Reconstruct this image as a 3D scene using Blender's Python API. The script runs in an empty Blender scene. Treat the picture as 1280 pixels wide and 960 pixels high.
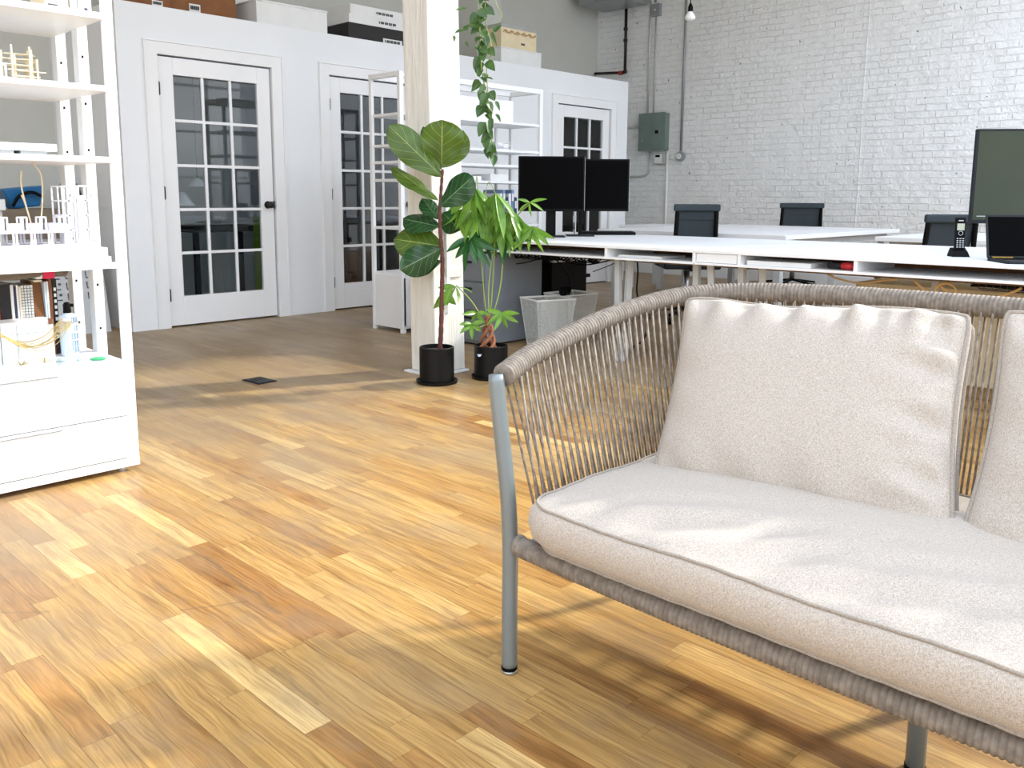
import bpy, bmesh, math, random
from mathutils import Vector, Matrix
random.seed(7)
PI = math.pi
scene = bpy.context.scene
COL = scene.collection

# ------------------------------------------------------------------ materials
def srgb(r, g, b):
    f = lambda c: (c/255/12.92) if c/255 <= .04045 else ((c/255+.055)/1.055)**2.4
    return (f(r), f(g), f(b), 1)

class NT:
    def __init__(s, name):
        s.m = bpy.data.materials.new(name); s.m.use_nodes = True
        s.t = s.m.node_tree; s.b = s.t.nodes['Principled BSDF']
    def n(s, typ, **kw):
        nd = s.t.nodes.new(typ)
        for k, v in kw.items(): setattr(nd, k, v)
        return nd
    def l(s, a, b): s.t.links.new(a, b)
    def math(s, op, a, b=None, c=None):
        nd = s.n('ShaderNodeMath', operation=op)
        for i, x in enumerate((a, b, c)):
            if x is None: continue
            if isinstance(x, (int, float)): nd.inputs[i].default_value = x
            else: s.l(x, nd.inputs[i])
        return nd.outputs[0]
    def ramp(s, fac, stops, interp='LINEAR'):
        r = s.n('ShaderNodeValToRGB'); r.color_ramp.interpolation = interp
        el = r.color_ramp.elements
        while len(el) < len(stops): el.new(.5)
        for e, (p, c) in zip(el, stops): e.position = p; e.color = c
        s.l(fac, r.inputs[0]); return r.outputs[0]
    def mix(s, fac, a, b, mode='MIX'):
        nd = s.n('ShaderNodeMix', data_type='RGBA', blend_type=mode)
        if isinstance(fac, (int, float)): nd.inputs[0].default_value = fac
        else: s.l(fac, nd.inputs[0])
        for i, x in ((6, a), (7, b)):
            if isinstance(x, tuple): nd.inputs[i].default_value = x
            else: s.l(x, nd.inputs[i])
        return nd.outputs[2]
    def noise(s, vec, scale, detail=3, rough=.5):
        nd = s.n('ShaderNodeTexNoise'); nd.inputs['Scale'].default_value = scale
        nd.inputs['Detail'].default_value = detail; nd.inputs['Roughness'].default_value = rough
        if vec is not None: s.l(vec, nd.inputs['Vector'])
        return nd.outputs['Fac']
    def bump(s, h, strength=.3, dist=.01, prev=None):
        nd = s.n('ShaderNodeBump'); nd.inputs['Strength'].default_value = strength
        nd.inputs['Distance'].default_value = dist; s.l(h, nd.inputs['Height'])
        if prev is not None: s.l(prev, nd.inputs['Normal'])
        s.l(nd.outputs[0], s.b.inputs['Normal']); return nd.outputs[0]
    def obj(s, scale=(1, 1, 1)):
        tc = s.n('ShaderNodeTexCoord'); mp = s.n('ShaderNodeMapping')
        mp.inputs['Scale'].default_value = scale
        s.l(tc.outputs['Object'], mp.inputs[0]); return mp.outputs[0]

M = {}
def plain(name, rgb, rough=.5, metal=0, var=.06, scale=8, bump=0, bscale=200, spec=.5, coat=0):
    n = NT(name); c = srgb(*rgb); v = n.obj()
    f = n.noise(v, scale, 3)
    lo = tuple(x*(1-var) for x in c[:3])+(1,); hi = tuple(min(1, x*(1+var)) for x in c[:3])+(1,)
    n.l(n.ramp(f, [(.3, lo), (.7, hi)]), n.b.inputs['Base Color'])
    n.b.inputs['Roughness'].default_value = rough; n.b.inputs['Metallic'].default_value = metal
    n.b.inputs['Specular IOR Level'].default_value = spec
    n.b.inputs['Coat Weight'].default_value = coat
    if bump: n.bump(n.noise(v, bscale, 2), bump, .002)
    M[name] = n.m; return n.m

plain('white_paint', (236, 238, 240), .45, var=.015, scale=3)
plain('wall_paint', (232, 236, 240), .55, var=.02, scale=2, bump=.05, bscale=60)
plain('cream_wall', (204, 206, 201), .7, var=.04, scale=1.5)
plain('ceiling_wood', (205, 198, 184), .7, var=.08, scale=4)
plain('black_metal', (16, 16, 17), .35, .2)
plain('black_plastic', (7, 7, 8), .5, spec=.12)
plain('dark_plastic', (36, 39, 43), .6, spec=.2)
plain('mesh_fabric', (58, 66, 71), .8, spec=.15)
plain('screen_black', (2, 2, 3), .5, var=.02, spec=.04)
plain('screen_grey', (66, 72, 60), .6, var=.03, spec=.1)
plain('lcd_green', (176, 180, 160), .4)
plain('steel', (188, 192, 196), .3, .9)
plain('grey_metal', (150, 154, 156), .4, .3)
plain('light_grey', (186, 190, 192), .5)
plain('cabinet_grey', (120, 127, 136), .45)
plain('panel_green', (112, 128, 122), .45)
plain('conduit', (196, 198, 192), .4, .3)
plain('iron_pipe', (40, 26, 24), .5, .2)
plain('red_paint', (176, 40, 34), .45)
plain('red_tool', (190, 34, 42), .4)
plain('frame_grey', (128, 136, 137), .42, .4)
plain('cardboard', (178, 138, 92), .8, var=.1)
plain('kraft_dark', (128, 84, 48), .8, var=.15)
plain('box_white', (226, 228, 228), .6, var=.03)
plain('box_grey', (168, 170, 168), .7)
plain('box_cream', (224, 210, 176), .7, var=.06)
plain('balsa', (226, 214, 186), .7, var=.05)
plain('model_white', (240, 240, 246), .5, var=.02)
plain('blue_plastic', (10, 96, 150), .4)
plain('yellow_dot', (205, 210, 40), .5)
plain('can_blue', (196, 214, 232), .35)
plain('ink_blue', (112, 136, 168), .5)
plain('ink_grey', (70, 74, 80), .6)
plain('book_cream', (222, 214, 196), .7)
plain('book_red', (168, 42, 36), .6)
plain('book_navy', (38, 44, 82), .6)
plain('book_black', (20, 18, 20), .6)
plain('book_brown', (120, 74, 48), .6)
plain('bag_taupe', (118, 106, 92), .85, var=.15)
plain('magenta', (220, 40, 86), .6)
plain('gold_wire', (196, 168, 110), .4, .5)
plain('tan_cord', (205, 170, 118), .7)
plain('green_tape', (80, 180, 120), .5)
plain('lime', (150, 190, 40), .5)
plain('soil', (52, 38, 30), .9, var=.4, scale=40)
plain('twig', (220, 206, 176), .7)
plain('trunk_dark', (92, 52, 46), .8, var=.35, scale=40, bump=.6, bscale=60)
plain('trunk_braid', (150, 96, 66), .8, var=.3, scale=30, bump=.5, bscale=50)
plain('stem_green', (140, 160, 82), .6)
plain('lamp_white', (240, 240, 238), .4)
plain('brass', (170, 140, 70), .35, .8)
plain('reclaimed_board', (120, 96, 70), .8, var=.4, scale=25)
plain('clear_edge', (210, 226, 230), .15, var=.02)

def leaf_mat(name, a, b, vein, rough=.35, trans=.25):
    n = NT(name); v = n.obj()
    f = n.noise(v, 14, 3)
    uv = n.n('ShaderNodeUVMap'); sp = n.n('ShaderNodeSeparateXYZ'); n.l(uv.outputs[0], sp.inputs[0])
    u = n.math('ABSOLUTE', n.math('SUBTRACT', sp.outputs[0], .5))
    mid = n.math('LESS_THAN', u, .013)
    w = n.math('SUBTRACT', n.math('MULTIPLY', sp.outputs[1], 5.5), n.math('MULTIPLY', u, 3.6))
    side = n.math('LESS_THAN', n.math('ABSOLUTE', n.math('SUBTRACT', n.math('FRACT', w), .5)), .022)
    vv = n.math('MAXIMUM', mid, n.math('MULTIPLY', side, .8))
    c = n.mix(n.math('MULTIPLY', vv, .6), n.ramp(f, [(.3, srgb(*a)), (.7, srgb(*b))]), srgb(*vein))
    n.l(c, n.b.inputs['Base Color']); n.b.inputs['Roughness'].default_value = rough
    n.bump(vv, .4, .003)
    tr = n.n('ShaderNodeBsdfTranslucent'); n.l(c, tr.inputs[0])
    mx = n.n('ShaderNodeMixShader'); mx.inputs[0].default_value = trans
    out = n.t.nodes['Material Output']
    n.l(n.b.outputs[0], mx.inputs[1]); n.l(tr.outputs[0], mx.inputs[2]); n.l(mx.outputs[0], out.inputs[0])
    M[name] = n.m
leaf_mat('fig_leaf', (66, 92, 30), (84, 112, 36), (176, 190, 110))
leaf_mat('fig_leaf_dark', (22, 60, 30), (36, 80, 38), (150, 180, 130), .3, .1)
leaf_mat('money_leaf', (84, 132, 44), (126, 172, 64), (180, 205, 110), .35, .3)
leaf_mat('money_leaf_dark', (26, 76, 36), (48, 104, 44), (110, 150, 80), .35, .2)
leaf_mat('pothos_leaf', (44, 80, 42), (84, 116, 56), (120, 150, 90), .35, .2)

def glass_mat(name, tint, refl=.10, body=0):
    n = NT(name); t = n.t
    tr = n.n('ShaderNodeBsdfTransparent'); tr.inputs[0].default_value = tint
    gl = n.n('ShaderNodeBsdfGlossy'); gl.inputs['Roughness'].default_value = .02
    fr = n.n('ShaderNodeFresnel'); fr.inputs[0].default_value = 1.5
    fac = n.math('MULTIPLY', fr.outputs[0], refl*10)
    mx = n.n('ShaderNodeMixShader'); n.l(fac, mx.inputs[0]); n.l(tr.outputs[0], mx.inputs[1]); n.l(gl.outputs[0], mx.inputs[2])
    n.l(mx.outputs[0], t.nodes['Material Output'].inputs[0]); M[name] = n.m
glass_mat('door_glass', (.84, .88, .90, 1), .10)
glass_mat('acrylic', (.98, .99, .99, 1), .02)

# mesh wire of the waste bins : alternating holes
n = NT('wire_mesh'); v = n.obj((1, 1, 1))
f = n.noise(v, 420, 0)
tr = n.n('ShaderNodeBsdfTransparent'); mx = n.n('ShaderNodeMixShader')
n.l(n.math('GREATER_THAN', f, .40), mx.inputs[0]); n.b.inputs['Base Color'].default_value = srgb(225, 230, 228)
n.l(n.b.outputs[0], mx.inputs[1]); n.l(tr.outputs[0], mx.inputs[2])
n.l(mx.outputs[0], n.t.nodes['Material Output'].inputs[0]); M['wire_mesh'] = n.m

# fabric: heathered linen
def fabric(name, a, b):
    n = NT(name); v1 = n.obj((1, 1, 1)); v2 = n.obj((300, 900, 260)); v3 = n.obj((900, 260, 900))
    f = n.math('ADD', n.math('MULTIPLY', n.noise(v2, 1, 2), .5), n.math('MULTIPLY', n.noise(v3, 1, 2), .5))
    c = n.ramp(f, [(.34, srgb(*a)), (.66, srgb(*b))])
    n.l(c, n.b.inputs['Base Color']); n.b.inputs['Roughness'].default_value = .9
    n.b.inputs['Specular IOR Level'].default_value = .15
    n.b.inputs['Sheen Weight'].default_value = .15
    p = n.bump(n.noise(v1, 9, 4, .55), .22, .02)
    n.bump(f, .25, .0006, p); M[name] = n.m
fabric('linen', (150, 139, 127), (200, 190, 178))
fabric('piping_linen', (132, 122, 110), (170, 160, 148))

# rope wrap / rope strands
def rope(name, a, b):
    n = NT(name); v = n.obj()
    f = n.noise(v, 60, 2)
    n.l(n.ramp(f, [(.35, srgb(*a)), (.65, srgb(*b))]), n.b.inputs['Base Color'])
    n.b.inputs['Roughness'].default_value = .8; n.bump(f, .5, .001); M[name] = n.m
rope('rope', (112, 100, 88), (152, 140, 126))
rope('rope_wrap', (112, 102, 92), (136, 126, 114))

# floor : oak strips running along Y, random lengths and tones
n = NT('oak_strips'); tc = n.n('ShaderNodeTexCoord'); sp = n.n('ShaderNodeSeparateXYZ'); n.l(tc.outputs['Object'], sp.inputs[0])
X, Y = sp.outputs[0], sp.outputs[1]
W = .062
rx = n.math('DIVIDE', X, W); row = n.math('FLOOR', rx)
def wn(n, a, b=None):
    c = n.n('ShaderNodeCombineXYZ'); n.l(a, c.inputs[0])
    if b is not None: n.l(b, c.inputs[1])
    w = n.n('ShaderNodeTexWhiteNoise', noise_dimensions='3D'); n.l(c.outputs[0], w.inputs[0]); return w.outputs['Value'], w.outputs['Color']
h1, _ = wn(n, row)
yy = n.math('ADD', n.math('DIVIDE', Y, 1.15), n.math('MULTIPLY', h1, 37))
# jitter board ends so that board lengths differ
seg = n.math('FLOOR', yy); hj, _ = wn(n, n.math('ADD', row, 91), seg)
frc = n.math('FRACT', yy)
sub = n.math('GREATER_THAN', frc, n.math('ADD', n.math('MULTIPLY', hj, .5), .25))
idx = n.math('ADD', n.math('MULTIPLY', seg, 2), sub)
hv, hc = wn(n, row, idx)
tone = n.ramp(hv, [(0, srgb(154, 110, 60)), (.1, srgb(168, 126, 72)), (.3, srgb(179, 141, 83)), (.65, srgb(185, 148, 90)), (.88, srgb(192, 156, 98)), (.97, srgb(210, 176, 116)), (1, srgb(217, 185, 127))])
wpv = n.n('ShaderNodeCombineXYZ'); n.l(n.math('MULTIPLY', X, 5), wpv.inputs[0]); n.l(n.math('MULTIPLY', Y, 2.2), wpv.inputs[1]); n.l(n.math('MULTIPLY', hv, 31), wpv.inputs[2])
wp = n.math('MULTIPLY', n.math('SUBTRACT', n.noise(wpv.outputs[0], 1.5, 3), .5), .045)
XW = n.math('ADD', X, wp)
cb = n.n('ShaderNodeCombineXYZ'); n.l(n.math('MULTIPLY', XW, 26), cb.inputs[0]); n.l(n.math('MULTIPLY', Y, 1.6), cb.inputs[1]); n.l(n.math('MULTIPLY', hv, 50), cb.inputs[2])
g1 = n.noise(cb.outputs[0], 1.6, 6, .65)
cb2 = n.n('ShaderNodeCombineXYZ'); n.l(n.math('MULTIPLY', XW, 150), cb2.inputs[0]); n.l(n.math('MULTIPLY', Y, 4), cb2.inputs[1]); n.l(n.math('MULTIPLY', hv, 50), cb2.inputs[2])
g2 = n.noise(cb2.outputs[0], 1.3, 4, .6)
grain = n.ramp(g1, [(.32, (.60, .52, .44, 1)), (.48, (.95, .93, .9, 1)), (.66, (1.16, 1.15, 1.12, 1))])
c = n.mix(.85, tone, grain, 'MULTIPLY')
c = n.mix(.7, c, n.ramp(g2, [(.38, (.66, .60, .52, 1)), (.56, (1.06, 1.06, 1.06, 1))]), 'MULTIPLY')
# cathedral grain rings on some boards
wv = n.n('ShaderNodeTexWave', wave_type='RINGS', rings_direction='X'); wv.inputs['Scale'].default_value = 1.1
wv.inputs['Distortion'].default_value = 6; wv.inputs['Detail'].default_value = 3; wv.inputs['Detail Scale'].default_value = 1.2
cb3 = n.n('ShaderNodeCombineXYZ'); n.l(n.math('MULTIPLY', XW, 30), cb3.inputs[0]); n.l(n.math('MULTIPLY', Y, 2.2), cb3.inputs[1]); n.l(n.math('MULTIPLY', hv, 80), cb3.inputs[2])
n.l(cb3.outputs[0], wv.inputs['Vector'])
c = n.mix(n.math('MULTIPLY', n.math('GREATER_THAN', hj, .35), .5), c, n.ramp(wv.outputs['Fac'], [(0, (.74, .68, .6, 1)), (.45, (1, 1, 1, 1)), (1, (1.05, 1.04, 1.02, 1))]), 'MULTIPLY')
# worn grey patina, plus greyer daylight toward the far end painted into the colour
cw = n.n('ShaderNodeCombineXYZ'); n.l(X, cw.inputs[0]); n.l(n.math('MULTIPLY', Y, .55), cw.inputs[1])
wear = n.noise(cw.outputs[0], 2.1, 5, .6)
wear_daylight = n.math('MULTIPLY', n.math('ADD', n.math('MULTIPLY', wear, 1.4), n.math('MULTIPLY', n.math('SUBTRACT', Y, 2.2), .16)), 1)
c = n.mix(n.ramp(wear_daylight, [(.62, (0, 0, 0, 1)), (1.0, (.66, .66, .66, 1))]), c, srgb(146, 131, 108))
blot = n.noise(cw.outputs[0], 5.5, 5, .65)
c = n.mix(n.ramp(blot, [(.50, (0, 0, 0, 1)), (.66, (.42, .42, .42, 1))]), c, srgb(140, 118, 92))
def scuff(c, a, b, wid, amt, col):
    "dark worn scratch between two floor points"
    (ax, ay), (bx, by) = a, b; dx, dy = bx-ax, by-ay; L2 = dx*dx+dy*dy
    jx = n.math('ADD', X, n.math('MULTIPLY', n.math('SUBTRACT', wob_s, .5), .06)); px = n.math('SUBTRACT', jx, ax); py = n.math('SUBTRACT', Y, ay)
    t = n.math('DIVIDE', n.math('ADD', n.math('MULTIPLY', px, dx), n.math('MULTIPLY', py, dy)), L2)
    t = n.math('MINIMUM', n.math('MAXIMUM', t, 0), 1)
    qx = n.math('SUBTRACT', px, n.math('MULTIPLY', t, dx)); qy = n.math('SUBTRACT', py, n.math('MULTIPLY', t, dy))
    d = n.math('SQRT', n.math('ADD', n.math('MULTIPLY', qx, qx), n.math('MULTIPLY', qy, qy)))
    return n.mix(n.ramp(n.math('DIVIDE', d, wid), [(0, (amt, amt, amt, 1)), (1, (0, 0, 0, 1))]), c, col)
wob_s = n.noise(tc.outputs['Object'], 7, 3)
for a_, b_, wid_, amt_ in (((1.04, 2.46), (1.056, 2.2), .012, .4), ((1.056, 2.2), (1.03, 1.77), .013, .6), ((.87, 1.95), (1.0, 1.88), .006, .5), ((.55, 2.25), (.64, 2.17), .006, .4), ((.885, 1.56), (.885, 1.38), .012, .45)): c = scuff(c, a_, b_, wid_, amt_, srgb(104, 88, 66))
spots = n.noise(tc.outputs['Object'], 38, 2)
c = n.mix(n.ramp(spots, [(.76, (0, 0, 0, 1)), (.80, (.6, .6, .6, 1))]), c, srgb(96, 74, 52))
fx = n.math('FRACT', rx)
ex = n.math('MINIMUM', fx, n.math('SUBTRACT', 1, fx))
gap = n.math('LESS_THAN', ex, .014)
e2 = n.math('ABSOLUTE', n.math('SUBTRACT', frc, n.math('ADD', n.math('MULTIPLY', hj, .5), .25)))
e3 = n.math('MINIMUM', frc, n.math('SUBTRACT', 1, frc))
gapy = n.math('LESS_THAN', n.math('MINIMUM', e2, e3), .0011)
gp = n.math('MAXIMUM', gap, gapy)
c = n.mix(n.math('MULTIPLY', n.math('ADD', n.math('MULTIPLY', gap, .5), n.math('MULTIPLY', gapy, .25)), 1), c, srgb(92, 64, 38))
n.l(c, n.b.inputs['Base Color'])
n.l(n.ramp(wear, [(.3, (.30, .30, .30, 1)), (.75, (.52, .52, .52, 1))]), n.b.inputs['Roughness'])
n.b.inputs['Specular IOR Level'].default_value = .32
p = n.bump(n.math('SUBTRACT', 1, gp), .35, .0015); n.bump(g2, .08, .002, p)
M['oak_strips'] = n.m

# painted brick
n = NT('painted_brick'); tc = n.n('ShaderNodeTexCoord'); sp = n.n('ShaderNodeSeparateXYZ'); n.l(tc.outputs['Object'], sp.inputs[0])
wob = n.noise(tc.outputs['Object'], 1.7, 3); wob2 = n.noise(tc.outputs['Object'], 16, 3)
cy = n.n('ShaderNodeCombineXYZ')
n.l(n.math('ADD', sp.outputs[1], n.math('MULTIPLY', wob2, .024)), cy.inputs[0])
n.l(n.math('ADD', n.math('ADD', sp.outputs[2], n.math('MULTIPLY', wob, .03)), n.math('MULTIPLY', wob2, .010)), cy.inputs[1])
bt = n.n('ShaderNodeTexBrick'); n.l(cy.outputs[0], bt.inputs['Vector'])
bt.inputs['Scale'].default_value = 1; bt.inputs['Brick Width'].default_value = .205; bt.inputs['Row Height'].default_value = .069
bt.inputs['Mortar Size'].default_value = .0065; bt.inputs['Mortar Smooth'].default_value = .5; bt.inputs['Bias'].default_value = 0
bt.inputs['Color1'].default_value = (.3, .3, .3, 1); bt.inputs['Color2'].default_value = (1, 1, 1, 1); bt.inputs['Mortar'].default_value = (.5, .5, .5, 1)
rel = n.math('SUBTRACT', 1, bt.outputs['Fac'])
rough = n.noise(tc.outputs['Object'], 30, 5, .65); lump = n.noise(tc.outputs['Object'], 12, 5, .7)
sep = n.n('ShaderNodeSeparateColor'); n.l(bt.outputs['Color'], sep.inputs[0])
fade = n.ramp(n.noise(tc.outputs['Object'], 5, 3), [(.38, (.08, .08, .08, 1)), (.62, (1, 1, 1, 1))])
hgt = n.math('ADD', n.math('ADD', n.math('MULTIPLY', n.math('MULTIPLY', rel, fade), .34), n.math('MULTIPLY', sep.outputs[0], .3)), n.math('ADD', n.math('MULTIPLY', rough, .45), n.math('MULTIPLY', lump, .55)))
n.bump(hgt, .9, .028)
col = n.ramp(lump, [(.3, srgb(236, 239, 240)), (.7, srgb(248, 249, 249))])
col = n.mix(n.math('MULTIPLY', bt.outputs['Fac'], .05), col, srgb(186, 186, 180))
pits = n.noise(tc.outputs['Object'], 17, 1)
col = n.mix(n.ramp(pits, [(.755, (0, 0, 0, 1)), (.775, (.8, .8, .8, 1))]), col, srgb(88, 84, 78))
n.l(col, n.b.inputs['Base Color']); n.b.inputs['Roughness'].default_value = .42
M['painted_brick'] = n.m

# painted timber (column)
n = NT('painted_timber'); v = n.obj((26, 26, 3)); g = n.noise(v, 1.6, 6, .65); v2 = n.obj((120, 120, 14)); g2 = n.noise(v2, 1, 3)
n.l(n.ramp(g, [(.3, srgb(226, 223, 214)), (.6, srgb(240, 238, 231))]), n.b.inputs['Base Color'])
p = n.bump(g, .9, .012); n.bump(g2, .4, .004, p); n.b.inputs['Roughness'].default_value = .42; M['painted_timber'] = n.m

# black pot
plain('pot_black', (9, 9, 10), .5, bump=.1, spec=.25)

# ------------------------------------------------------------------ mesh builder
def rotm(ax): return Matrix.Rotation(ax[2], 4, 'Z') @ Matrix.Rotation(ax[1], 4, 'Y') @ Matrix.Rotation(ax[0], 4, 'X')
class MB:
    def __init__(s): s.v = []; s.f = []; s.uv = {}
    def add(s, vs, fs):
        o = len(s.v); s.v += [tuple(p) for p in vs]; s.f += [tuple(i+o for i in f) for f in fs]; return s
    def box(s, x0, x1, y0, y1, z0, z1, rz=0, c=None):
        p = [(x, y, z) for z in (z0, z1) for x, y in ((x0, y0), (x1, y0), (x1, y1), (x0, y1))]
        if rz:
            cx, cy = c or ((x0+x1)/2, (y0+y1)/2); ca, sa = math.cos(rz), math.sin(rz)
            p = [(cx+(x-cx)*ca-(y-cy)*sa, cy+(x-cx)*sa+(y-cy)*ca, z) for x, y, z in p]
        return s.add(p, [(3, 2, 1, 0), (4, 5, 6, 7), (0, 1, 5, 4), (1, 2, 6, 5), (2, 3, 7, 6), (3, 0, 4, 7)])
    def obox(s, mat, sx, sy, sz):
        p = [mat @ Vector((x*sx/2, y*sy/2, z*sz/2)) for z in (-1, 1) for x, y in ((-1, -1), (1, -1), (1, 1), (-1, 1))]
        return s.add(p, [(3, 2, 1, 0), (4, 5, 6, 7), (0, 1, 5, 4), (1, 2, 6, 5), (2, 3, 7, 6), (3, 0, 4, 7)])
    def bar(s, a, b, w, h=None):
        a = Vector(a); b = Vector(b); d = b-a; h = h or w
        q = d.to_track_quat('Z', 'Y').to_matrix().to_4x4(); m = Matrix.Translation((a+b)/2) @ q
        return s.obox(m, w, h, d.length)
    def tube(s, pts, r, seg=10, cap=True, closed=False):
        pts = [Vector(p) for p in pts]; n_ = len(pts); vs = []; up = None
        for i, p in enumerate(pts):
            if closed: d = (pts[(i+1) % n_]-pts[i-1])
            else: d = (pts[min(i+1, n_-1)]-pts[max(i-1, 0)])
            if d.length < 1e-9: d = Vector((0, 0, 1))
            d.normalize()
            if up is None:
                up = Vector((0, 0, 1)) if abs(d.z) < .9 else Vector((1, 0, 0))
            x = up-d*up.dot(d)
            if x.length < 1e-6: x = d.orthogonal()
            x.normalize(); up = x; y = d.cross(x)
            rr = r[i] if isinstance(r, (list, tuple)) else r
            for k in range(seg):
                a = 2*PI*k/seg; vs.append(p+x*math.cos(a)*rr+y*math.sin(a)*rr)
        fs = []
        for i in range(n_ if closed else n_-1):
            j = (i+1) % n_
            for k in range(seg):
                k2 = (k+1) % seg; fs.append((i*seg+k, i*seg+k2, j*seg+k2, j*seg+k))
        if cap and not closed:
            fs.append(tuple(range(seg-1, -1, -1))); fs.append(tuple((n_-1)*seg+k for k in range(seg)))
        return s.add(vs, fs)
    def lathe(s, prof, cx=0, cy=0, seg=28, cz=0):
        vs = []; fs = []
        for r, z in prof:
            for k in range(seg):
                a = 2*PI*k/seg; vs.append((cx+r*math.cos(a), cy+r*math.sin(a), cz+z))
        for i in range(len(prof)-1):
            for k in range(seg):
                k2 = (k+1) % seg; fs.append((i*seg+k, i*seg+k2, (i+1)*seg+k2, (i+1)*seg+k))
        fs.append(tuple(range(seg-1, -1, -1))); fs.append(tuple((len(prof)-1)*seg+k for k in range(seg)))
        return s.add(vs, fs)
    def cyl(s, a, b, r, seg=14): return s.tube([a, b], r, seg)
    def prism(s, poly, z0, z1):
        n_ = len(poly); vs = [(x, y, z0) for x, y in poly]+[(x, y, z1) for x, y in poly]
        return s.add(vs, [tuple(range(n_-1, -1, -1)), tuple(range(n_, 2*n_))]+[(i, (i+1) % n_, n_+(i+1) % n_, n_+i) for i in range(n_)])
    def leaf(s, base, tip, width, nrm, fold=.15, droop=.1, shape='ovate', nu=8, nv=10, wave=0):
        base = Vector(base); tip = Vector(tip); d = tip-base; L = d.length; d.normalize()
        nrm = Vector(nrm); side = d.cross(nrm)
        if side.length < 1e-4: side = d.orthogonal()
        side.normalize(); nn = side.cross(d); o = len(s.v); ph = random.random()*6
        for j in range(nv+1):
            t = j/nv
            if shape == 'fiddle': w = (math.sin(PI*min(1, t*1.0))**.6)*(.55+.55*t)*(1-.0*t) if t < 1 else 0
            elif shape == 'lance': w = math.sin(PI*t)**.8*(1.1-.25*t)
            elif shape == 'heart': w = (math.sin(PI*t**.6)**.8)
            else: w = math.sin(PI*t)**.75
            if t in (0, 1): w = .03
            for i in range(nu+1):
                q = i/nu*2-1
                p = base+d*(L*t)+side*(q*w*width/2)+nn*(abs(q)**1.3*fold*width*w-droop*L*(t*t)+wave*width*math.sin(t*14+ph+q*2)*abs(q)*.5)
                s.v.append(tuple(p)); s.uv[len(s.v)-1] = (i/nu, t)
        for j in range(nv):
            for i in range(nu):
                a = o+j*(nu+1)+i; s.f.append((a, a+1, a+nu+2, a+nu+1))
        return s
    def shift(s, dx, dy, dz): s.v = [(x+dx, y+dy, z+dz) for x, y, z in s.v]; return s
    def build(s, name, mat, parent=None, smooth=False, bevel=0, seg=2, solid=0, subsurf=0):
        me = bpy.data.meshes.new(name); me.from_pydata(s.v, [], s.f); me.validate()
        if s.uv:
            ul = me.uv_layers.new(name='UVMap')
            for lp in me.loops: ul.data[lp.index].uv = s.uv.get(lp.vertex_index, (0, 0))
        bm = bmesh.new(); bm.from_mesh(me); bmesh.ops.recalc_face_normals(bm, faces=bm.faces); bm.to_mesh(me); bm.free()
        for p in me.polygons: p.use_smooth = smooth
        me.materials.append(M[mat] if isinstance(mat, str) else mat)
        o = bpy.data.objects.new(name, me); COL.objects.link(o)
        if parent is not None: o.parent = parent
        if bevel:
            md = o.modifiers.new('bevel', 'BEVEL'); md.width = bevel; md.segments = seg; md.limit_method = 'ANGLE'; md.angle_limit = .6
        if solid:
            md = o.modifiers.new('solid', 'SOLIDIFY'); md.thickness = solid
        if subsurf:
            md = o.modifiers.new('sub', 'SUBSURF'); md.levels = subsurf; md.render_levels = subsurf
        return o
def sweep(pts, n=12):
    "Catmull-Rom through the points"
    P = [Vector(p) for p in pts]; P = [P[0]*2-P[1]]+P+[P[-1]*2-P[-2]]; out = []
    for i in range(1, len(P)-2):
        for k in range(n):
            t = k/n; a, b, c_, d = P[i-1:i+3]
            out.append(.5*((2*b)+(c_-a)*t+(2*a-5*b+4*c_-d)*t*t+(3*b-a-3*c_+d)*t**3))
    out.append(P[-2]); return out
def resample(pts, step):
    out = [pts[0]]; acc = 0
    for a, b in zip(pts, pts[1:]):
        L = (b-a).length; p = step-acc
        while p <= L: out.append(a+(b-a)*(p/L)); p += step
        acc = (acc+L) % step if L else acc
    return out
def struct(o, **k):
    o['kind'] = 'structure'; return o
def tag(o, label, cat, group=None, kind=None):
    o['label'] = label; o['category'] = cat
    if group: o['group'] = group
    if kind: o['kind'] = kind
    return o
def thing(name, label, cat, loc=(0, 0, 0), rz=0, group=None):
    o = bpy.data.objects.new(name, None); COL.objects.link(o); o.empty_display_size = .1
    o.location = loc; o.rotation_euler = (0, 0, rz); return tag(o, label, cat, group)
def copy_tree(o, parent=None):
    c = o.copy(); COL.objects.link(c)
    if parent is not None: c.parent = parent
    for ch in [x for x in bpy.data.objects if x.parent == o]: copy_tree(ch, c)
    return c

# ------------------------------------------------------------------ camera
yaw, pitch, roll, FPX = .7961, .1515, -.0048, 1081.84
CX, CY = 631.58, 411.8
cy_, sy_ = math.cos(yaw), math.sin(yaw)
Fw = Vector((sy_, cy_, 0)); Rt = Vector((cy_, -sy_, 0)); U = Vector((0, 0, 1))
Fd = Fw*math.cos(pitch)-U*math.sin(pitch); Dn = -(U*math.cos(pitch)+Fw*math.sin(pitch))
Xc = Rt*math.cos(roll)+Dn*math.sin(roll); Dc = -Rt*math.sin(roll)+Dn*math.cos(roll)
cam = bpy.data.cameras.new('camera'); co = bpy.data.objects.new('camera', cam); COL.objects.link(co)
m = Matrix.Identity(4)
for i in range(3): m[i][0] = Xc[i]; m[i][1] = -Dc[i]; m[i][2] = -Fd[i]
m[0][3], m[1][3], m[2][3] = 0, 0, 1.0
co.matrix_world = m
cam.sensor_width = 36; cam.lens = FPX*36/1280; cam.shift_x = (640-CX)/1280; cam.shift_y = -(480-CY)/1280
cam.clip_start = .02; scene.camera = co

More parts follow.
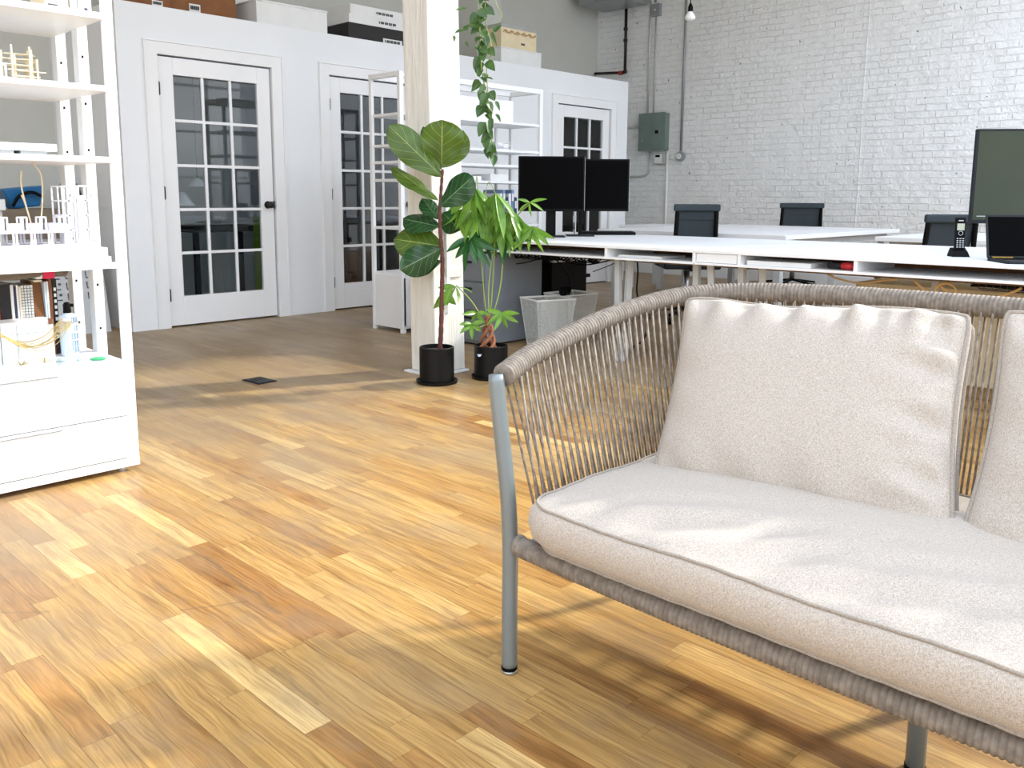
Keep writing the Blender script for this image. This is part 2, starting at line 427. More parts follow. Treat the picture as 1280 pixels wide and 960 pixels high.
# ------------------------------------------------------------------ setting
BX, BY, PY = 9.7, 7.75, 6.397        # brick wall plane, rear wall plane, partition face
CEIL = 4.3
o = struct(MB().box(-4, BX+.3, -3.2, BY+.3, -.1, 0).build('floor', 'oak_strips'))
struct(MB().box(BX, BX+.3, -1.6, BY+.3, 0, CEIL).build('wall_right', 'painted_brick'))
struct(MB().box(-4, BX, BY, BY+.25, 0, CEIL).build('wall_rear', 'cream_wall'))
struct(MB().box(-4.2, -4, 3.6, BY+.3, 0, CEIL).box(-4.2, -4, -3.2, 3.6, 0, .5).box(-4.2, -4, 2.5, 2.8, .5, CEIL).box(-4.2, -4, -.2, .1, .5, CEIL).build('wall_left', 'wall_paint'))  # unseen; opening shaped to send side daylight onto the brick wall
struct(MB().box(-4.2, BX+.3, 2.2, BY+.3, CEIL, CEIL+.2).build('ceiling', 'ceiling_wood'))  # unseen; stops short, edge placed to let sun onto the floor
struct(MB().box(BX-.02, BX, -1.6, BY, 0, .14).build('baseboard_right', 'white_paint', bevel=.004))
# pilaster on the rear wall above the offices
struct(MB().box(6.95, 7.32, 7.25, BY, 2.36, CEIL).build('wall_pier', 'cream_wall'))

# office partition with three door openings
doors = [(2.894, 3.812), (4.379, 5.297), (7.346, 8.274)]
DH = 2.012; TH = .12; PT = 2.36; PL, PR = 2.60, 8.61
w = MB(); xs = PL
for a, b in doors:
    w.box(xs, a-.012, PY, PY+TH, 0, PT-.04); w.box(a-.012, b+.012, PY, PY+TH, DH+.012, PT-.04); xs = b+.012
w.box(xs, PR, PY, PY+TH, 0, PT-.04)
w.box(PL, PL+TH, PY+TH, BY, 0, PT-.04).box(PR-TH, PR, PY+TH, BY, 0, PT-.04)
w.box(4.04, 4.12, PY+TH, BY, 0, PT-.04).box(6.6, 6.7, PY+TH, BY, 0, PT-.04)
w.box(PL, PR, PY, BY, PT-.04, PT)
struct(w.build('wall_partition', 'wall_paint'))
k = 0
for i, (a, b) in enumerate(doors):
    # casing
    t = MB(); c = .085
    t.box(a-.012-c, a-.010, PY-.016, PY+.002, 0, DH+.012+c).box(b+.010, b+.012+c, PY-.016, PY+.002, 0, DH+.012+c).box(a-.012, b+.012, PY-.016, PY+.002, DH+.010, DH+.012+c)
    t.box(a-.012-c-.012, a-.012-c, PY-.024, PY+.002, 0, DH+.024+c).box(b+.012+c, b+.024+c, PY-.024, PY+.002, 0, DH+.024+c).box(a-.012-c, b+.012+c, PY-.024, PY+.002, DH+.012+c, DH+.024+c)
    struct(t.build('trim_%d' % (i+1), 'white_paint', bevel=.002))
    d = bpy.data.objects.new('door_%d' % (i+1), None); COL.objects.link(d); d.location = ((a+b)/2, PY+.01, 0); d['kind'] = 'structure'
    W2 = (b-a)/2; st = .115; tr_ = .125; br = .235; y0, y1 = .002, .040; bz = .012
    fr = MB().box(-W2, -W2+st, y0, y1, bz, DH).box(W2-st, W2, y0, y1, bz, DH).box(-W2+st, W2-st, y0, y1, DH-tr_, DH).box(-W2+st, W2-st, y0, y1, bz, br)
    fr.build('door_frame', 'white_paint', d, bevel=.003)
    mu = MB(); gw = 2*(W2-st); gh = DH-tr_-br
    for q in (1, 2): x = -W2+st+gw*q/3; mu.box(x-.011, x+.011, y0+.004, y1-.004, br, DH-tr_)
    for q in range(1, 5): z = br+gh*q/5; mu.box(-W2+st, W2-st, y0+.005, y1-.005, z-.011, z+.011)
    mu.build('muntin', 'white_paint', d, bevel=.002)
    for cx in range(3):
        for r in range(5):
            x0 = -W2+st+gw*cx/3+.009; z0 = br+gh*r/5+.009
            MB().box(x0, x0+gw/3-.018, .018, .022, z0, z0+gh/5-.018).build('pane', 'door_glass', d)
    for z in (.25, 1.02, 1.78):
        MB().box(-W2-.010, -W2+.006, -.012, .004, z-.045, z+.045).cyl((-W2-.003, -.008, z-.05), (-W2-.003, -.008, z+.05), .006, 8).build('hinge', 'black_metal', d)
    kx = W2-.058
    kb = MB().lathe([(.004, 0), (.030, .002), (.031, .008), (.012, .014), (.010, .032), (.022, .040), (.028, .052), (.027, .062), (.018, .070), (.002, .072)])
    kb.v = [(x+kx, -z+.002, y+.93) for x, y, z in kb.v]
    kb.build('door_knob', 'black_metal', d, smooth=True)
    MB().box(W2-.006, W2+.006, -.006, .010, .90, .96).build('latch_plate', 'black_metal', d)

# window wall behind the viewer (its reflections and daylight)
wn_ = MB()
for x in (-4, -1.4, 1.2, 3.8, 6.4, 9.0): wn_.box(x-.12, x+.12, -3.2, -3.0, 0, CEIL)
wn_.box(-4, BX, -3.2, -3.0, 0, .5).box(-4, BX, -3.2, -3.0, 3.9, CEIL)
struct(wn_.build('wall_front', 'wall_paint'))
for i, x in enumerate((-4, -1.4, 1.2, 3.8, 6.4)):
    f = MB()
    for q in range(1, 3): xx = x+2.6*q/3; f.box(xx-.02, xx+.02, -3.14, -3.08, .5, 3.9)
    for q in range(1, 4): z = .5+3.4*q/4; f.box(x, x+2.6, -3.14, -3.08, z-.02, z+.02)
    struct(f.build('window_%d' % (i+1), 'white_paint'))

# timber column
cl = thing('timber_column', 'white painted rough timber post rising beside the two potted plants', 'column', (3.256, 3.736, 0), .0)
cl.rotation_mode = 'AXIS_ANGLE'; cl.rotation_axis_angle = (-.015, math.sin(yaw), math.cos(yaw), 0)
MB().box(-.107, .107, -.105, .105, .012, CEIL).build('post', 'painted_timber', cl, bevel=.006)
MB().box(.107, .122, -.102, .02, .012, CEIL).box(-.02, .10, -.118, -.105, .55, .60).build('side_batten', 'painted_timber', cl, bevel=.003)
MB().box(-.13, .125, -.135, -.10, 0, .012).box(-.145, -.10, -.13, .13, 0, .012).box(-.12, .12, -.12, .12, 0, .012).build('base_plate', 'white_paint', cl, bevel=.002)
MB().box(-.02, .0, -.122, -.104, .35, 1.0).build('cover_strip', 'white_paint', cl, bevel=.002)

# ------------------------------------------------------------------ SOFA
SX, SYL, SYR = 1.245, 1.19, -.37
sofa = thing('rope_sofa', 'low outdoor sofa with woven rope arms and back on grey tubular legs', 'sofa', (0, 0, 0))
def wrap_tube(path, r, name, par, pitch=.0098, amp=.0046):
    P = resample(path, pitch/6); n_ = len(P)
    rr = [r+amp*abs(math.sin(PI*i/6+.2))**.5 for i in range(n_)]
    MB().tube(P, rr, 14).build(name, 'rope_wrap', par, smooth=True)
top = [(1.236, 1.215, .640), (1.34, 1.243, .660), (1.47, 1.255, .684), (1.62, 1.26, .712), (1.78, 1.258, .733), (1.91, 1.235, .748), (2.01, 1.16, .757), (2.065, 1.02, .763), (2.085, .82, .767), (2.09, .41, .768)]
topR = [(x, .82-y, z) for x, y, z in top[:-1]]
wrap_tube(sweep(top+topR[::-1], 16), .0205, 'top_rail', sofa)
low = [(1.243, 1.178, .288), (1.236, 1.13, .286), (1.232, .8, .280), (1.232, .41, .278)]
lowR = [(x, .82-y, z) for x, y, z in low[:-1]]
wrap_tube(sweep(low+lowR[::-1], 16), .0172, 'front_rail', sofa)
bot = [(1.25, 1.15, .287), (1.40, 1.135, .287), (1.6, 1.13, .287), (1.78, 1.115, .287), (1.87, 1.05, .287), (1.90, .92, .287), (1.90, .41, .287)]
botR = [(x, .82-y, z) for x, y, z in bot[:-1]]
botc = sweep(bot+botR[::-1], 16)
MB().tube(botc, .014, 10).build('seat_frame', 'frame_grey', sofa, smooth=True)
pl = MB()
for q in range(16):
    y = 1.06-q*(1.30/15); pl.box(1.25, 1.90, y-.014, y+.014, .284, .292)
pl.build('seat_webbing', 'rope_wrap', sofa)
for yl, s in ((1.19, 1), (-.37, -1)):
    MB().tube(sweep([(1.233, yl, .008), (1.233, yl, .15), (1.233, yl, .285), (1.229, yl+.004*s, .40), (1.222, yl+.018*s, .54), (1.218, yl+.028*s, .645)], 8), [.0165]*40+[.015], 16).build('front_leg', 'frame_grey', sofa, smooth=True)
    MB().lathe([(.015, 0), (.017, .002), (.017, .006), (.0165, .008)], 1.233, yl).build('leg_cap', 'steel', sofa, smooth=True)
    MB().tube([(1.233, yl, .008), (1.233, yl, .016)], .0172, 16).build('leg_ring', 'black_plastic', sofa)
    MB().tube(sweep([(1.95, yl-.05*s, .0), (1.93, yl-.05*s, .15), (1.905, yl-.06*s, .287), (1.95, yl-.04*s, .45), (2.02, yl+.0*s, .7), (2.035, yl-.05*s, .76)], 6), .0155, 14).build('rear_leg', 'frame_grey', sofa, smooth=True)
for x in (1.511, 1.86):
    MB().tube([(x, .458, .0), (x, .458, .285)], .0165, 16).build('centre_leg', 'frame_grey', sofa, smooth=True)
    MB().tube([(x, .458, .0), (x, .458, .010)], .0178, 16).build('leg_ring', 'black_plastic', sofa)
MB().tube([(1.25, .458, .28), (1.9, .458, .28)], .012, 10).build('cross_bar', 'frame_grey', sofa, smooth=True)
# ropes: top path parameter -> bottom path parameter
topc = resample(sweep(top+topR[::-1], 16), .002); botp = resample(botc, .002)
def at(P, s):
    i = min(len(P)-1, max(0, int(s*(len(P)-1)))); return P[i]
NR = 256; ropes = []
for i in range(NR):
    s = .012+(.976)*i/(NR-1)
    a = at(topc, s); b = at(botp, s)
    # bottoms bunch at the front corner
    off = .006 if i % 2 else -.006
    dirn = Vector((a.x-1.6, a.y-.41, 0)).normalized()
    a2 = a+dirn*off*3.6+Vector((0, 0, -.012)); b2 = b+dirn*off*.8
    ropes.append((a2, b2, i))
far = MB(); near = [r for r in ropes if r[2] < 98]
for a, b, i in ropes:
    if i < 98:
        MB().tube([a, (a+b)/2, b], .0027, 6).build('rope_strand', 'rope', sofa, smooth=True)
    else: far.tube([a, (a+b)/2, b], .0027, 6)
fo = far.build('rope_strand', 'rope', sofa, smooth=True); fo['kind'] = 'stuff'

# seat cushion : soft box with piping
def superbox(x0, x1, y0, y1, z0, z1, rc=.07, crown=.02, nx=44, ny=90, sag=None, fl=.02):
    "outline ring list for a box cushion: returns MB body and top/bottom seam loops"
    def outline(off, n_=16):
        pts = []
        for cx, cy, a0 in ((x1-rc, y1-rc, 0), (x0+rc, y1-rc, PI/2), (x0+rc, y0+rc, PI), (x1-rc, y0+rc, 1.5*PI)):
            for k in range(n_+1):
                a = a0+PI/2*k/n_; pts.append((cx+(rc+off)*math.cos(a), cy+(rc+off)*math.sin(a)))
        # densify straight runs
        out = []
        for p, q in zip(pts, pts[1:]+pts[:1]):
            L = math.hypot(q[0]-p[0], q[1]-p[1]); m_ = max(1, int(L/.02))
            for k in range(m_): out.append((p[0]+(q[0]-p[0])*k/m_, p[1]+(q[1]-p[1])*k/m_))
        return out
    return outline
def seat_cushion():
    x0, x1, y0, y1 = 1.186, 1.855, -.285, 1.124; zb, zt = .314, .404
    ol = superbox(x0, x1, y0, y1, zb, zt, rc=.088)
    base = ol(0); N = len(base); cx, cy = (x0+x1)/2, (y0+y1)/2
    mb = MB(); rings = []
    def wr(x, y): # soft wrinkles across the seat top
        r = 0
        for (wx, wy, ang, fq, am, wd) in ((1.30, .80, .5, 60, .0065, .16), (1.27, .62, .9, 75, .006, .13), (1.28, .42, .4, 66, .006, .15), (1.35, .15, .8, 60, .005, .2), (1.24, .98, 1.2, 80, .005, .1)):
            d2 = ((x-wx)**2+(y-wy)**2)/(wd*wd)
            r += am*math.exp(-d2*1.5)*math.sin(fq*((x-wx)*math.cos(ang)+(y-wy)*math.sin(ang)))
        return r
    side = [(-.030, zb-.002), (-.012, zb+.004), (.006, zb+.026), (.012, zb+.05), (.009, zb+.075), (.002, zt-.004), (-.004, zt)]
    for off, z in side:
        o_ = [(cx+(x-cx)*(1+off/((x1-x0)/2)), cy+(y-cy)*(1+off/((y1-y0)/2))) for x, y in base]
        rings.append([(x+.0012*math.sin(y*95+3*z*20), y+.001*math.sin(x*90), z+.0022*math.sin(x*23+y*17)*(1 if z > .35 else .3)) for x, y in o_])
    for q in range(1, 26):
        t = 1-q/25*.985; rise = .042*(1-t**3.2)
        rr = []
        for x, y in base:
            X_, Y_ = cx+(x-cx)*t*.988, cy+(y-cy)*t*.996
            rr.append((X_, Y_, zt+.0+rise+wr(X_, Y_)*(1 if t < .985 else .3)))
        rings.append(rr)
    vs = [p for r in rings for p in r]; fs = []
    for i in range(len(rings)-1):
        for k in range(N): fs.append((i*N+k, i*N+(k+1) % N, (i+1)*N+(k+1) % N, (i+1)*N+k))
    fs.append(tuple(range((len(rings)-1)*N, len(rings)*N))); fs.append(tuple(range(N-1, -1, -1)))
    mb.add(vs, fs)
    root = thing('seat_cushion', 'long oatmeal linen seat cushion with piped edges lying on the sofa frame', 'cushion', (0, 0, 0))
    mb.build('cushion_cover', 'linen', root, smooth=True)
    P = [Vector(p)+Vector((0, 0, .001)) for p in rings[6]]
    MB().tube([Vector((cx+(p.x-cx)*1.006, cy+(p.y-cy)*1.003, p.z)) for p in P], .0032, 8, closed=True).build('piping', 'piping_linen', root, smooth=True)
    P = [Vector(p) for p in rings[1]]
    MB().tube([Vector((cx+(p.x-cx)*1.008, cy+(p.y-cy)*1.004, p.z+.002)) for p in P], .003, 8, closed=True).build('piping', 'piping_linen', root, smooth=True)
    return root
seat_cushion()

def pillow(corners, thick, label, seed, name='back_cushion'):
    "corners: front panel BL, BR, TR, TL in world space; a box pillow with piped edges"
    rnd = random.Random(seed); BL, BR, TR, TL = [Vector(c) for c in corners]
    gm = (BL+BR+TR+TL)/4; BL, BR, TR, TL = [gm+(c-gm)*1.035 for c in (BL, BR, TR, TL)]
    nrm = ((BR-BL).cross(TL-BL)).normalized()   # faces the viewer
    root = thing(name, label, 'cushion', (0, 0, 0), group='back cushions on the rope sofa')
    NU, NV = 72, 54
    wr = [(rnd.uniform(-.9, .9), rnd.choice((-1, 1)), rnd.uniform(.5, 1), rnd.uniform(20, 38), rnd.uniform(-3, 3)) for _ in range(12)]
    def edge(u, v):
        "map [-1,1]^2 to the outline with rounded corners and pinched sides"
        pu = u*(1-.055*(1-v*v)*abs(u)**3)  # sides pull inwards
        pv = v*(1-.045*(1-u*u)*abs(v)**3-.02*math.cos(u*5+seed)*abs(v)**6*(1 if v > 0 else 0))
        k = abs(u)**8*abs(v)**8; pu *= 1-.03*k; pv *= 1-.04*k
        s, t = (pu+1)/2, (pv+1)/2
        return BL*(1-s)*(1-t)+BR*s*(1-t)+TR*s*t+TL*(1-s)*t
    def panel(sign):
        vs = []
        for j in range(NV+1):
            for i in range(NU+1):
                u = math.sin((i/NU*2-1)*PI/2*.999)*.5+(i/NU*2-1)*.5; v = math.sin((j/NV*2-1)*PI/2*.999)*.5+(j/NV*2-1)*.5
                p = edge(u, v)
                b = ((1-abs(u)**3.2)*(1-abs(v)**3.0))**.62
                hgt = thick*.42*b
                top_w = math.exp(-((1-v)/.30)**2)*(1-abs(u)**8); w_ = 0
                w_ += top_w*.018*(math.sin(u*19+seed)+.7*math.sin(u*33+1.3+seed)*(.5+.5*math.sin(u*3)))*min(1, (1-v)*9)
                sd = math.exp(-((1-u)/.28)**2)*(1-abs(v)**8)
                w_ += sd*.010*(math.sin(v*15+u*5+seed*2)+.6*math.sin(v*27+seed))*min(1, (1-u)*9)
                bt_ = math.exp(-((1+v)/.3)**2)*(1-abs(u)**8); w_ += bt_*.005*math.sin(u*13+v*4+seed)*min(1, (1+v)*9)
                ls = math.exp(-((1+u)/.25)**2)*(1-abs(v)**8); w_ += ls*.003*math.sin(v*13+u*4+seed)*min(1, (1+u)*9)
                vs.append(p+nrm*sign*(hgt+w_+.001)+(nrm*(thick*.11*sign)))
        return vs
    F_ = panel(1); B_ = panel(-1); n1 = (NU+1)*(NV+1)
    # perimeter index loop
    per = [i for i in range(NU+1)]+[j*(NU+1)+NU for j in range(1, NV+1)]+[NV*(NU+1)+i for i in range(NU-1, -1, -1)]+[j*(NU+1) for j in range(NV-1, 0, -1)]
    c = (BL+BR+TR+TL)/4; half = nrm*thick*.5
    F_ = [p-half for p in F_]; B_ = [p-half for p in B_]
    mid = [((F_[i]+B_[i])/2-c+half)*1.012+c-half+Vector((0, 0, 0)) for i in per]
    mb = MB(); vs = F_+B_+mid
    fs = [(j*(NU+1)+i, j*(NU+1)+i+1, (j+1)*(NU+1)+i+1, (j+1)*(NU+1)+i) for j in range(NV) for i in range(NU)]
    fs += [tuple(n1+a for a in f[::-1]) for f in fs]
    L = len(per)
    for k in range(L):
        k2 = (k+1) % L
        fs.append((per[k], per[k2], 2*n1+k2, 2*n1+k)); fs.append((2*n1+k, 2*n1+k2, n1+per[k2], n1+per[k]))
    mb.add(vs, fs); mb.build('cushion_cover', 'linen', root, smooth=True)
    for S in (F_, B_):
        lp = [S[i]+(S[i]-c).normalized()*.002 for i in per]
        # even the loop
        cl_ = resample(lp+[lp[0]], .006)
        MB().tube(cl_, .0045, 8, closed=True).build('piping', 'piping_linen', root, smooth=True)
    return root
pillow([(1.505, 1.052, .438), (1.515, .452, .442), (1.775, .528, .818), (1.775, 1.155, .790)], .17, 'oatmeal back cushion against the rope arm, whole in view, nearest the potted plants', 1)
pillow([(1.505, .424, .428), (1.54, -.24, .440), (1.775, -.26, .80), (1.775, .452, .822)], .17, 'oatmeal back cushion cut off by the right edge of the picture', 2)

# ------------------------------------------------------------------ LEFT SHELVING UNIT
def white_shelving(name, label, x0, x1, y0, y1, zs, H, loc, rz=0, cabinet=None, post=.03, mids=True, feet=True):
    r = thing(name, label, 'shelf', loc, rz, None)
    zb = .02 if cabinet else 0
    for x in ((x0, x1)):
        for y in ((y0, y1)):
            s = post
            px = x if x == x0 else x-s; py = y if y == y0 else y-s
            MB().box(px, px+s, py, py+s*.8, zb, H).build('upright', 'white_paint', r, bevel=.002)
    for z, t in zs:
        MB().box(x0+.004, x1-.022, y0+.001, y1-.001, z-t, z).build('shelf_board', 'white_paint', r, bevel=.002)
    return r
sh = thing('display_shelving', 'tall white open shelving unit with two drawers holding architectural models, by the left picture edge', 'shelf', (0, 0, 0))
X0, X1, Y0, Y1 = .06, 1.262, 3.12, 3.62
SHELF = [(1.612, .022), (1.372, .020), (1.132, .020), (.765, .020)]
for x, y in ((X0, Y0), (X1-.034, Y0)): MB().box(x, x+.034, y, y+.022, .02, 2.25).build('upright', 'white_paint', sh, bevel=.002)
for x in (X0, X1-.036):
    for y in (3.355, Y1-.05):
        u_ = MB().box(x, x+.012, y, y+.05, .40, 2.25).box(x+.0121, x+.036, y+.0005, y+.014, .401, 2.249).build('slotted_upright', 'white_paint', sh, bevel=.001)
        h_ = MB()
        for q in range(11): z = .50+q*.165; h_.box(x+.012, x+.018, y-.0015, y+.002, z, z+.008)
        h_.build('slot', 'black_plastic', u_)
for z, t in SHELF: MB().box(X0, X1-.03, Y0+.001, Y1, z-t, z).build('shelf_board', 'white_paint', sh, bevel=.0015)
MB().box(X0, X1, Y0, Y1, 2.23, 2.25).build('top_board', 'white_paint', sh, bevel=.002)
MB().box(X0+.2, X1-.42, Y1-.03, Y1-.02, 1.578, 1.60).build('light_strip', 'white_paint', sh)
MB().box(X0, X1-.034, Y0+.012, Y1, .022, .412).build('cabinet_body', 'white_paint', sh, bevel=.002)
MB().box(X0, X1, Y0-.003, Y0+.02, .020, .052).build('plinth_rail', 'white_paint', sh, bevel=.0015)
for z0, z1 in ((.213, .398), (.056, .209)):
    d_ = MB().box(X0+.01, X1-.036, Y0-.006, Y0+.012, z0, z1).build('drawer', 'white_paint', sh, bevel=.0015)
    MB().box(X0+.3, X1-.26, Y0-.009, Y0-.004, z1-.012, z1-.009).build('finger_lip', 'grey_metal', d_)
MB().box(X0, X1-.03, Y0, Y0+.5, .400, .414).build('glass_top', 'model_white', sh, bevel=.001)
for x, y in ((X0+.05, Y0+.04), (X1-.05, Y0+.04), (X0+.05, Y1-.06), (X1-.05, Y1-.06)):
    MB().cyl((x, y, 0), (x, y, .022), .016, 12).build('foot', 'steel', sh)

# white massing model on its base board (z .765)
def frame_tower(mb, x0, x1, y0, y1, z0, z1, nx, nz, t=.005):
    for i in range(nx+1):
        x = x0+(x1-x0)*i/nx
        for y in (y0, y1): mb.box(x-t/2, x+t/2, y-t/2, y+t/2, z0, z1)
    for j in range(nz+1):
        z = z0+(z1-z0)*j/nz
        for y in (y0, y1): mb.box(x0, x1, y-t/2, y+t/2, z-t/2, z+t/2)
        for x in (x0, x1): mb.box(x-t/2, x+t/2, y0, y1, z-t/2, z+t/2)
md = thing('model_base', 'stacked white base boards on the shelf under the building model', 'model', (0, 0, 0))
MB().box(.30, 1.208, 3.15, 3.50, .765, .818).build('base_box', 'model_white', md, bevel=.001)
MB().box(.5, 1.222, 3.16, 3.48, .765, .786).build('base_step', 'model_white', md, bevel=.001)
am = thing('building_model', 'white architectural model of framed towers over a colonnade, on stacked base boards', 'model', (0, 0, 0))
MB().box(.40, 1.185, 3.17, 3.42, .818, .830).build('plinth', 'model_white', am)
tw = MB()
frame_tower(tw, 1.085, 1.125, 3.20, 3.30, .83, 1.030, 2, 4); frame_tower(tw, 1.135, 1.185, 3.20, 3.33, .83, 1.032, 2, 4)
tw.box(1.097, 1.118, 3.24, 3.28, .83, .90).box(1.15, 1.175, 3.24, 3.29, .83, 1.0)
tw.build('tower', 'model_white', am)
lo = MB()
for i in range(9):
    x = .60+i*.055; frame_tower(lo, x, x+.045, 3.19, 3.30, .83, .875, 1, 1, .006)
lo.box(.6, 1.09, 3.18, 3.31, .873, .879); lo.build('colonnade', 'model_white', am)
up_ = MB()
for i in range(8):
    x = .62+i*.06
    up_.box(x, x+.030, 3.20, 3.26, .879, .905); frame_tower(up_, x+.032, x+.050, 3.21, 3.25, .879, .925, 1, 1, .005)
up_.build('roof_block', 'model_white', am)
MB().box(1.065, 1.088, 3.19, 3.24, .879, .905).build('tinted_block', 'can_blue', am)
tg = MB()
for P in ([(1.00, 3.25, .879), (.985, 3.26, .97), (.975, 3.26, 1.0)], [(1.0, 3.25, .879), (.975, 3.25, 1.02), (.978, 3.25, 1.08)], [(1.004, 3.25, .879), (1.03, 3.25, .93), (1.04, 3.25, 1.06), (1.015, 3.25, 1.11), (1.012, 3.25, 1.125)]):
    tg.tube(sweep(P, 5), .0026, 6)
tag(tg.build('branch', 'twig', None, smooth=True), 'pale bare twigs standing upright on the roof of the building model', 'branch')
# light grey boxes behind the model
tag(MB().box(.62, .965, 3.45, 3.6, .765, .945).build('storage_box', 'box_grey', bevel=.002), 'grey storage box standing behind the building model', 'box')
tag(MB().box(.55, .975, 3.44, 3.6, .946, .985).build('flat_box', 'box_white', bevel=.002), 'flat pale box lying on the grey box behind the building model', 'box')
# tray on the 1.132 shelf
tr = thing('foam_board_tray', 'white folded foam board piece lying on the third shelf', 'model', (0, 0, 0))
MB().prism([(.45, 3.14), (1.060, 3.14), (1.035, 3.30), (.45, 3.30)], 1.144, 1.168).build('board', 'model_white', tr, bevel=.002)
bs = MB()
for i in range(5): bs.box(.55+i*.10, .63+i*.10, 3.15, 3.28, 1.132, 1.144)
bs.build('spacer', 'box_grey', tr)
# lattice pavilion model on the 1.372 shelf
la = thing('lattice_model', 'small balsa model of stacked wavy slats on thin posts, second shelf down', 'model', (0, 0, 0))
pz = MB()
for x in (.93, .965, 1.01, 1.035, .975, 1.02):
    pz.box(x-.0025, x+.0025, 3.18+random.random()*.08, 3.186+random.random()*.08+.002, 1.372, 1.372+random.uniform(.07, .105))
for x, y in ((.955, 3.18), (1.012, 3.19)): pz.box(x-.0025, x+.0025, y-.0025, y+.0025, 1.372, 1.482)
pz.build('post', 'balsa', la)
sl = MB()
for i in range(16):
    z = 1.385+(i % 5)*.018; x = .925+random.random()*.05; L = random.uniform(.05, .11); y = 3.17+random.random()*.09
    sl.bar((x, y, z), (min(1.06, x+L), y+random.uniform(-.02, .03), z+random.uniform(-.003, .003)), .010, .0025)
sl.build('slat', 'balsa', la)
wm = thing('block_model', 'white block model cut off at the left edge of the second shelf', 'model', (0, 0, 0))
MB().box(.80, .915, 3.16, 3.26, 1.372, 1.43).build('block', 'model_white', wm, bevel=.001); q_ = MB(); frame_tower(q_, .86, .925, 3.15, 3.2, 1.372, 1.415, 3, 1, .005); q_.build('porch', 'model_white', wm)
# items on the topmost visible shelf
def carton(name, label, cat, x0, x1, y0, y1, z0, z1, mat, lid=None, labels=(), group=None, rz=0):
    cx, cy = (x0+x1)/2, (y0+y1)/2
    r = thing(name, label, cat, (cx, cy, z0), rz, group); hx, hy, h = (x1-x0)/2, (y1-y0)/2, z1-z0
    lh = lid or 0
    MB().box(-hx, hx, -hy, hy, 0, h-lh).build('carton', mat, r, bevel=.003)
    if lid: MB().box(-hx-.005, hx+.005, -hy-.005, hy+.005, h-lh, h).build('lid', mat, r, bevel=.003)
    else: MB().box(-hx+.002, hx-.002, -.024, .024, h-.002, h+.001).box(-.0, .0, 0, 0, h, h).build('tape', 'book_cream', r)
    for (u0, u1, w0, w1, mt) in labels:
        lb = MB().box(-hx+u0, -hx+u1, -hy-.0065 if lid else -hy-.0015, -hy, w0, w1).build('paper_label', mt, r)
        if mt == 'box_white' and u1-u0 > .05:
            t_ = MB()
            for q in range(9): xx = -hx+u0+(u1-u0)*(.1+q*.09); t_.box(xx, xx+(u1-u0)*(.03+.03*(q % 2)), -hy-.009, -hy-.0064 if lid else -hy-.001, w0+(w1-w0)*.3, w0+(w1-w0)*.75)
            t_.build('barcode', 'ink_grey', lb)
    return r
carton('sample_box', 'yellow tinted sample box at the top of the left shelving', 'box', 1.06, 1.135, 3.16, 3.3, 1.612, 1.74, 'box_cream', labels=((.01, .04, .004, .012, 'ink_grey'),))
carton('white_sample_box', 'narrow white box at the right end of the top shelf', 'box', 1.165, 1.21, 3.16, 3.3, 1.612, 1.78, 'box_white', labels=((.02, .03, .006, .014, 'ink_grey'),))
tag(MB().box(1.14, 1.162, 3.16, 3.28, 1.612, 1.75).build('foam_sheet', 'model_white', bevel=.001), 'thin white board upright between two boxes on the top shelf', 'board')

# lower compartment: white boxes, books, spray can, hanging-chain model
for i, (a, b, lb) in enumerate(((.62, .885, 'white archive box at the left edge below the row of books'), (.888, 1.058, 'white archive box with a metal corner clip below the spiral notebooks'))):
    r = thing('archive_box', lb, 'box', (0, 0, 0), group='white boxes on the lower shelf')
    MB().box(a, b, 3.30, 3.40, .415, .562).build('box_body', 'box_white', r, bevel=.002)
    MB().box(b-.016, b-.002, 3.297, 3.302, .545, .566).build('corner_clip', 'book_brown', r)
    MB().box(a+.05, a+.052, 3.2985, 3.3, .43, .55).box(a+.02, b-.03, 3.2985, 3.3, .52, .5215).build('drawn_line', 'box_grey', r)
bk = [('book', 'cream paperback at the left end of the book row', 'book_cream', .010, .265), ('book', 'white paperback second in the book row beside a red spine', 'box_white', .012, .262), ('book', 'red spined book in the row of books', 'book_red', .013, .270),
      ('binder', 'black ring binder standing next to the red book', 'book_black', .036, .272), ('book', 'white book next to the black binder', 'box_white', .011, .268), ('book', 'navy book between two white books', 'book_navy', .008, .262),
      ('book', 'thin white book right of the navy book', 'box_white', .008, .266), ('book', 'cream book left of the spiral notebooks', 'book_cream', .009, .260)]
x = .888
for nm, lb, mt, w_, h in bk:
    r = thing(nm, lb, 'book', (x+w_/2, 3.46, .415), 0, 'books on the lower shelf')
    MB().box(-w_/2, w_/2-.001, -.05, .10, 0, h).build('cover', mt, r, bevel=.001)
    MB().box(-w_/2+.0012, w_/2-.0022, -.046, .1005, .002, h+.0008).build('pages', 'book_cream', r)
    x += w_
for q in range(4):
    w_ = .010; r = thing('spiral_notebook', 'spiral bound white notebook in the group left of the brown magazine file', 'notebook', (x+w_/2, 3.46, .415), 0, 'spiral notebooks on the lower shelf')
    MB().box(-w_/2+.001, w_/2-.001, -.045, .10, 0, .262).build('paper_block', 'box_white', r)
    s_ = MB()
    for z in range(24): s_.tube([(math.cos(a)*.0042, -.045+math.sin(a)*.005, .01+z*.0105) for a in [k_*PI/3 for k_ in range(6)]], .0009, 4, closed=True)
    s_.build('spiral_wire', 'ink_grey', r); x += w_
r = thing('magazine_file', 'brown cardboard magazine file with slanted side among the books', 'file', (x+.018, 3.46, .415))
mf = MB(); P = [(-.05, 0), (.10, 0), (.10, .275), (-.02, .275), (-.05, .13)]
